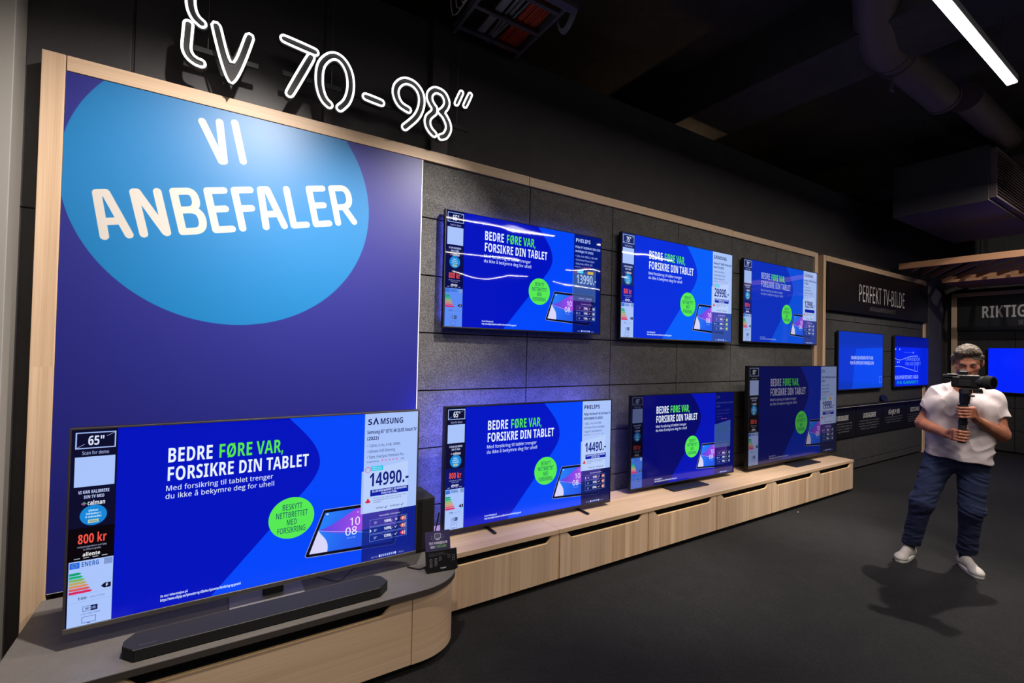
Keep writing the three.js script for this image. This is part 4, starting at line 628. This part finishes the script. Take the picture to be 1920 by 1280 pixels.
  const sock = blend([E3(-0.031, -0.004, 0.088, 0.018, 0.011, 0.014), E3(0.031, -0.004, 0.088, 0.018, 0.011, 0.014)], 0.004), ears = blend([E3(-0.081, -0.012, -0.008, 0.01, 0.033, 0.019), E3(0.081, -0.012, -0.008, 0.01, 0.033, 0.019)], 0.004), lids = blend([E3(-0.031, -0.006, 0.075, 0.014, 0.011, 0.011), E3(0.031, -0.006, 0.075, 0.014, 0.011, 0.011)], 0.004);
  const headF = (x, y, z) => smin(smin(smin(smax(skull(x, y, z), -sock(x, y, z), 0.008), lids(x, y, z), 0.004), ears(x, y, z), 0.008), neck(x, y, z), 0.03);
  // a hand closed round the grip: palm beside it, four fingers round the front, thumb round the back
  const AX0 = [0.106, 1.03, 0.272], AX1 = [0.124, 1.405, 0.3];   // axis of the grip
  const onAxis = (y) => { const f = (y - AX0[1]) / (AX1[1] - AX0[1]); return [AX0[0] + (AX1[0] - AX0[0]) * f, y, AX0[2] + (AX1[2] - AX0[2]) * f]; };
  function hand(W, yc, side) {   // side 1: palm on the man's left (+x) of the grip
    const L = [], around = (y, deg, r) => { const p = onAxis(y), a = R(deg); return [p[0] + side * Math.cos(a) * r, y, p[2] + Math.sin(a) * r]; };
    const palmA = around(yc + 0.026, -12, 0.046), palmB = around(yc - 0.026, -12, 0.046);
    L.push(cone(palmA, palmB, 0.019, 0.017), cone(W, palmA, 0.025, 0.018), cone(W, palmB, 0.025, 0.017), cone(around(yc + 0.03, 28, 0.041), around(yc - 0.03, 28, 0.041), 0.013, 0.012));
    [[0.033, 0.0094, 1], [0.0115, 0.0098, 1.08], [-0.0105, 0.0094, 1.02], [-0.031, 0.008, 0.84]].forEach(([dy, r, len]) => { const q = [12, 12 + 58 * len, 12 + 112 * len, 12 + 158 * len].map((d, i) => around(yc + dy - i * 0.002, d, 0.0365 + (i === 0 ? 0.006 : i === 1 ? 0.003 : 0))); for (let i = 0; i < 3; i++) L.push(cone(q[i], q[i + 1], r * (1 - i * 0.06), r * (0.95 - i * 0.08))); });
    const t0 = around(yc + 0.012, -40, 0.046), t1 = around(yc + 0.034, -85, 0.038), t2 = around(yc + 0.046, -140, 0.036); L.push(cone(t0, t1, 0.014, 0.0115), cone(t1, t2, 0.011, 0.009));
    return blend(L, 0.008);
  }
  const hR = hand(WR, 1.082, -1), hL = hand(WL, 1.252, 1);
  const box = (p, q, m) => [[Math.min(p[0], q[0]) - m, Math.min(p[1], q[1]) - m, Math.min(p[2], q[2]) - m], [Math.max(p[0], q[0]) + m, Math.max(p[1], q[1]) + m, Math.max(p[2], q[2]) + m]];
  const lowArms = arms;
  const handGeo = (h, W, yc) => { const [lo, hi] = box(W, onAxis(yc), 0.07); return surface((x, y, z) => smin(h(x, y, z), lowArms(x, y, z), 0.012), lo, hi, 0.0032); };
  const body = part('body', merge([surface(bodyF, [-0.26, 0.04, -0.28], [0.44, 1.52, 0.2], 0.011), surface(arms, [-0.17, 1.02, -0.1], [0.39, 1.26, 0.25], 0.007), surface(headF, [0.03, 1.43, -0.12], [0.255, 1.75, 0.2], 0.0036), handGeo(hR, WR, 1.082), handGeo(hL, WL, 1.252)]), skinM, man);
  // eyes and brows, hardly seen in the shade
  part('eyebrow', surface(blend([C3([-0.05, 0.014, 0.078], [-0.03, 0.021, 0.089], 0.004, 0.005), C3([-0.03, 0.021, 0.089], [-0.013, 0.016, 0.09], 0.005, 0.003)], 0.004), box(hp(-0.05, 0.01, 0.07), hp(-0.01, 0.03, 0.1), 0.012)[0], box(hp(-0.05, 0.01, 0.07), hp(-0.01, 0.03, 0.1), 0.012)[1], 0.002), hairM, man);
  part('eyebrow', surface(blend([C3([0.05, 0.014, 0.078], [0.03, 0.021, 0.089], 0.004, 0.005), C3([0.03, 0.021, 0.089], [0.013, 0.016, 0.09], 0.005, 0.003)], 0.004), box(hp(0.05, 0.01, 0.07), hp(0.01, 0.03, 0.1), 0.012)[0], box(hp(0.05, 0.01, 0.07), hp(0.01, 0.03, 0.1), 0.012)[1], 0.002), hairM, man);
  // hair: swept back and to the sides, strands cut into the surface
  const cap = blend([E3(0, 0.036, -0.022, 0.08, 0.09, 0.098), E3(-0.012, 0.098, 0.03, 0.058, 0.026, 0.05), C3([-0.056, 0.094, 0.05], [0.02, 0.116, 0.064], 0.013, 0.019), C3([0.02, 0.116, 0.064], [0.06, 0.088, 0.05], 0.019, 0.011), C3([-0.073, 0.055, 0.03], [-0.078, 0.008, 0.012], 0.012, 0.005), C3([0.073, 0.055, 0.03], [0.078, 0.008, 0.012], 0.012, 0.005), C3([-0.078, 0.03, -0.02], [-0.088, -0.01, -0.04], 0.014, 0.006)], 0.018);
  const faceCut = blend([E3(0, 0.012, 0.122, 0.066, 0.073, 0.066), E3(0, -0.1, -0.005, 0.12, 0.075, 0.16)], 0.02);
  const hairF = (x, y, z) => { const lx = x - hc[0], q = (lx + 0.03) * 1.2; return smax(cap(x, y, z) - 0.0042 * (ridge(lx * 60 + (z - hc[2]) * 46 * Math.sign(q) , y * 26, z * 24) - 0.4) - 0.002 * ridge(lx * 150 + z * 90, y * 60, z * 40), -faceCut(x, y, z), 0.01); };
  part('hair', surface(hairF, [0.03, 1.5, -0.14], [0.26, 1.77, 0.18], 0.0027), hairM, man, 'greying fair hair combed to the side');
  // T-shirt
  const shirtM = std({ color: 0xbdb0b0, roughness: 0.85 });
  const sleeveR = cone(SR, [SR[0] + (ER[0] - SR[0]) * 0.62, SR[1] + (ER[1] - SR[1]) * 0.62, SR[2] + 0.01], 0.06, 0.068), sleeveL = cone(SL, [SL[0] + (EL[0] - SL[0]) * 0.62, SL[1] + (EL[1] - SL[1]) * 0.62, SL[2] + 0.02], 0.061, 0.069);
  const cutPlane = (p, d) => (x, y, z) => (x - p[0]) * d[0] + (y - p[1]) * d[1] + (z - p[2]) * d[2];
  const dirOf = (a, b) => { const d = [b[0] - a[0], b[1] - a[1], b[2] - a[2]], l = Math.hypot(...d); return d.map((v) => v / l); };
  const endR = cutPlane([SR[0] + (ER[0] - SR[0]) * 0.5, SR[1] + (ER[1] - SR[1]) * 0.5, SR[2]], dirOf(SR, ER)), endL = cutPlane([SL[0] + (EL[0] - SL[0]) * 0.52, SL[1] + (EL[1] - SL[1]) * 0.52, SL[2]], dirOf(SL, EL));
  const inR = cone(SR, ER, 0.05, 0.061), inL = cone(SL, EL, 0.051, 0.062), hollow = cone([0.03, 0.86, -0.006], [0.168, 0.845, -0.006], 0.108, 0.108);
  const fold = (x, y, z) => { const low = Math.min(1, Math.max(0, (1.2 - y) / 0.2)), u = x - 0.11, s = Math.sign(u); return -0.0062 * low * ridge(u * 9 + y * 5, y * 17 - Math.abs(u) * 9 + 3, z * 7 + s) - 0.0052 * (1 - low * 0.5) * ridge(u * 13 + s * y * 9 + 7, y * 11 - s * u * 12, z * 8 + 2) - 0.0012 * wav(x, y, z); };
  const shirtF = (x, y, z) => {
    let sR = smax(sleeveR(x, y, z), endR(x, y, z), 0.004), sL = smax(sleeveL(x, y, z), endL(x, y, z), 0.004);
    if (endR(x, y, z) > -0.03) sR = Math.max(sR, -inR(x, y, z)); if (endL(x, y, z) > -0.03) sL = Math.max(sL, -inL(x, y, z));
    let d = smin(smin(belly(x, y, z), sR, 0.035), sL, 0.035) + fold(x, y, z);
    const hem = 0.888 - (x + 0.083) * 0.09 - y + 0.004 * Math.sin(x * 40); d = smax(d, hem, 0.006); if (hem > -0.05) d = Math.max(d, -hollow(x, y, z));
    return smax(d, -(Math.hypot(x - 0.132, (y - 1.452) * 0.9, z - 0.02) - 0.078), 0.006);
  };
  part('t_shirt', surface(shirtF, [-0.2, 0.82, -0.2], [0.42, 1.46, 0.18], 0.0062), shirtM, man, 'white short-sleeved T-shirt');
  // jeans
  const jeansM = std({ map: denimMap, color: 0x8f95a6, roughness: 0.9 });
  const jeansF = (x, y, z) => { const knee = Math.exp(-(((y - 0.49) / 0.12) ** 2)), cuff = Math.exp(-(((y - 0.17) / 0.08) ** 2)), hip = Math.exp(-(((y - 0.76) / 0.1) ** 2)), s = x > 0.07 ? 1 : -1; const amp = 0.0022 + knee * 0.0045 + cuff * 0.006 + hip * 0.003; return smax(smax(trousers(x, y, z) - amp * (ridge(x * 9 + 5 * s, y * 34 + s * x * 12, z * 9 + 1) - 0.2) - 0.002 * ridge(x * 22, y * 60 - s * x * 30, z * 20) * (knee + cuff) + 0.0008 * wav(x, y, z), 0.112 - y, 0.006), y - 0.94, 0.01); };
  part('jeans', surface(jeansF, [-0.28, 0.08, -0.3], [0.34, 0.98, 0.14], 0.0072), jeansM, man, 'blue denim jeans');
  // shoes, toes along +z before turning
  const shoeM = std({ color: 0xb9b2ac, roughness: 0.6 }), soleM = std({ color: 0xc9c5bd, roughness: 0.7 }), sockM = std({ color: 0x0a0a0c, roughness: 0.9 });
  const up = blend([cone([0, 0.05, -0.085], [0, 0.04, 0.1], 0.036, 0.03), ell([0, 0.03, 0.098], [0.044, 0.034, 0.06]), ell([0, 0.042, -0.085], [0.036, 0.05, 0.038]), cone([0, 0.085, -0.06], [0, 0.06, 0.035], 0.033, 0.024)], 0.018);
  const shoeGeo = surface((x, y, z) => smax(smax(up(x, y, z), 0.022 - y, 0.003), -cone([0, 0.1, -0.06], [0, 0.16, -0.06], 0.031, 0.036)(x, y, z), 0.005), [-0.07, 0.0, -0.15], [0.07, 0.14, 0.19], 0.0042);
  const so = new THREE.Shape(); for (let i = 0; i <= 48; i++) { const a = (i / 48) * Math.PI * 2, t = Math.sin(a), z = 0.013 + t * 0.14, w = 0.0425 + 0.0055 * Math.sin((t - 0.1) * 2.2); so[i ? 'lineTo' : 'moveTo'](Math.sign(Math.cos(a)) * Math.pow(Math.abs(Math.cos(a)), 0.62) * w, z); }
  const soleGeo = extrude(so, 0.027, 0.004, 2).rotateX(Math.PI / 2).translate(0, 0.0275, 0);
  for (const [x, z, turn] of [[-0.205, -0.055, -16], [0.163, -0.125, 22]]) {
    const s = part('shoe', shoeGeo, shoeM, man, 'white low sneaker'); s.position.set(x, 0, z); s.rotation.y = R(turn); part('sole', soleGeo, soleM, s); part('sock', cone2(0.04, 0.034), sockM, s, 'black sock');
    const lace = []; for (let i = 0; i < 4; i++) lace.push(tube([[-0.024, 0.083 - i * 0.006, 0.0 + i * 0.017], [0, 0.094 - i * 0.0085, 0.004 + i * 0.017], [0.024, 0.083 - i * 0.006, 0.0 + i * 0.017]], 0.0025, false, 10, 5)); part('laces', merge(lace), shoeM, s);
  }
  function cone2(r0, r1) { return new THREE.CylinderGeometry(r0, r1, 0.09, 20).translate(0, 0.1, -0.058); }

  // the grip and the camera, in the same turned frame
  const base = (name, label, cat) => thing(name, label, cat, [3.63, 0, 1.76], R(-74.85));
  const gr = base('stabilizer_grip', 'black stabilizer grip held upright in both hands under the camera', 'camera grip');
  part('handle', [bar(AX0, onAxis(1.33), 0.0225, 24)], M.matte, gr); part('handle_ring', [bar(onAxis(1.165), onAxis(1.19), 0.0255, 24), bar(onAxis(1.315), onAxis(1.345), 0.028, 24)], M.plastic, gr); part('neck', bar(onAxis(1.34), [0.124, 1.415, 0.3], 0.03, 24), M.plastic, gr); part('trigger', bx(0.155, 1.372, 0.315, 0.036, 0.012, 0.02, 0.003), M.plastic, gr); part('clamp_plate', bx(0.155, 1.4175, 0.3, 0.11, 0.012, 0.06, 0.003), M.matte, gr); part('motor', cyl(0.124, 1.4, 0.3, 0.034, 0.03, 'y', 28), M.matte, gr);
  const cam = base('video_camera', 'black video camera with a pale top plate held in front of the man\u2019s chin', 'camera');
  part('body', [bx(0.135, 1.473, 0.29, 0.13, 0.095, 0.07, 0.01), bx(0.075, 1.468, 0.3, 0.05, 0.08, 0.06, 0.01)], M.plastic, cam); part('viewfinder', [bx(0.112, 1.532, 0.285, 0.05, 0.03, 0.06, 0.008), bx(0.112, 1.548, 0.27, 0.035, 0.014, 0.03, 0.004)], M.plastic, cam);
  part('lens', [cyl(0, 0, 0.03, 0.038, 0.08, 'z', 32).rotateY(R(58)).translate(0.19, 1.472, 0.292), cyl(0, 0, 0.03, 0.041, 0.02, 'z', 32).rotateY(R(58)).translate(0.19, 1.472, 0.292)], M.matte, cam); part('lens_hood', cyl(0, 0, 0.068, 0.049, 0.036, 'z', 32, 0.043).rotateY(R(58)).translate(0.19, 1.472, 0.292), M.cloth, cam); part('lens_glass', cyl(0, 0, 0.0865, 0.034, 0.002, 'z', 32).rotateY(R(58)).translate(0.19, 1.472, 0.292), std({ color: 0x05060a, roughness: 0.05 }), cam); part('button_row', [0, 1, 2, 3].map((i) => cyl(0.1 + i * 0.014, 1.5, 0.326, 0.004, 0.004, 'z', 12)), M.matte, cam); part('screen_flap', bx(0.118, 1.462, 0.327, 0.07, 0.048, 0.006, 0.003), M.cloth, cam);
  part('side_handle', [bx(0.045, 1.508, 0.3, 0.085, 0.022, 0.05, 0.006), bx(0.03, 1.49, 0.3, 0.04, 0.03, 0.03, 0.006)], M.matte, cam); part('top_plate', bx(0.055, 1.5205, 0.322, 0.055, 0.006, 0.02, 0.002), std({ color: 0xb9b6ba, roughness: 0.3, metalness: 0.6 }), cam, 'pale metal top plate'); part('camera_foot', bx(0.188, 1.402, 0.3, 0.05, 0.02, 0.05, 0.004), M.matte, gr);  // top highlight put into the pale plate; last block is the camera foot
}
scene.traverse((o) => { if (o.isLight) o.castShadow = !o.isRectAreaLight; });
renderer.render(scene, camera);
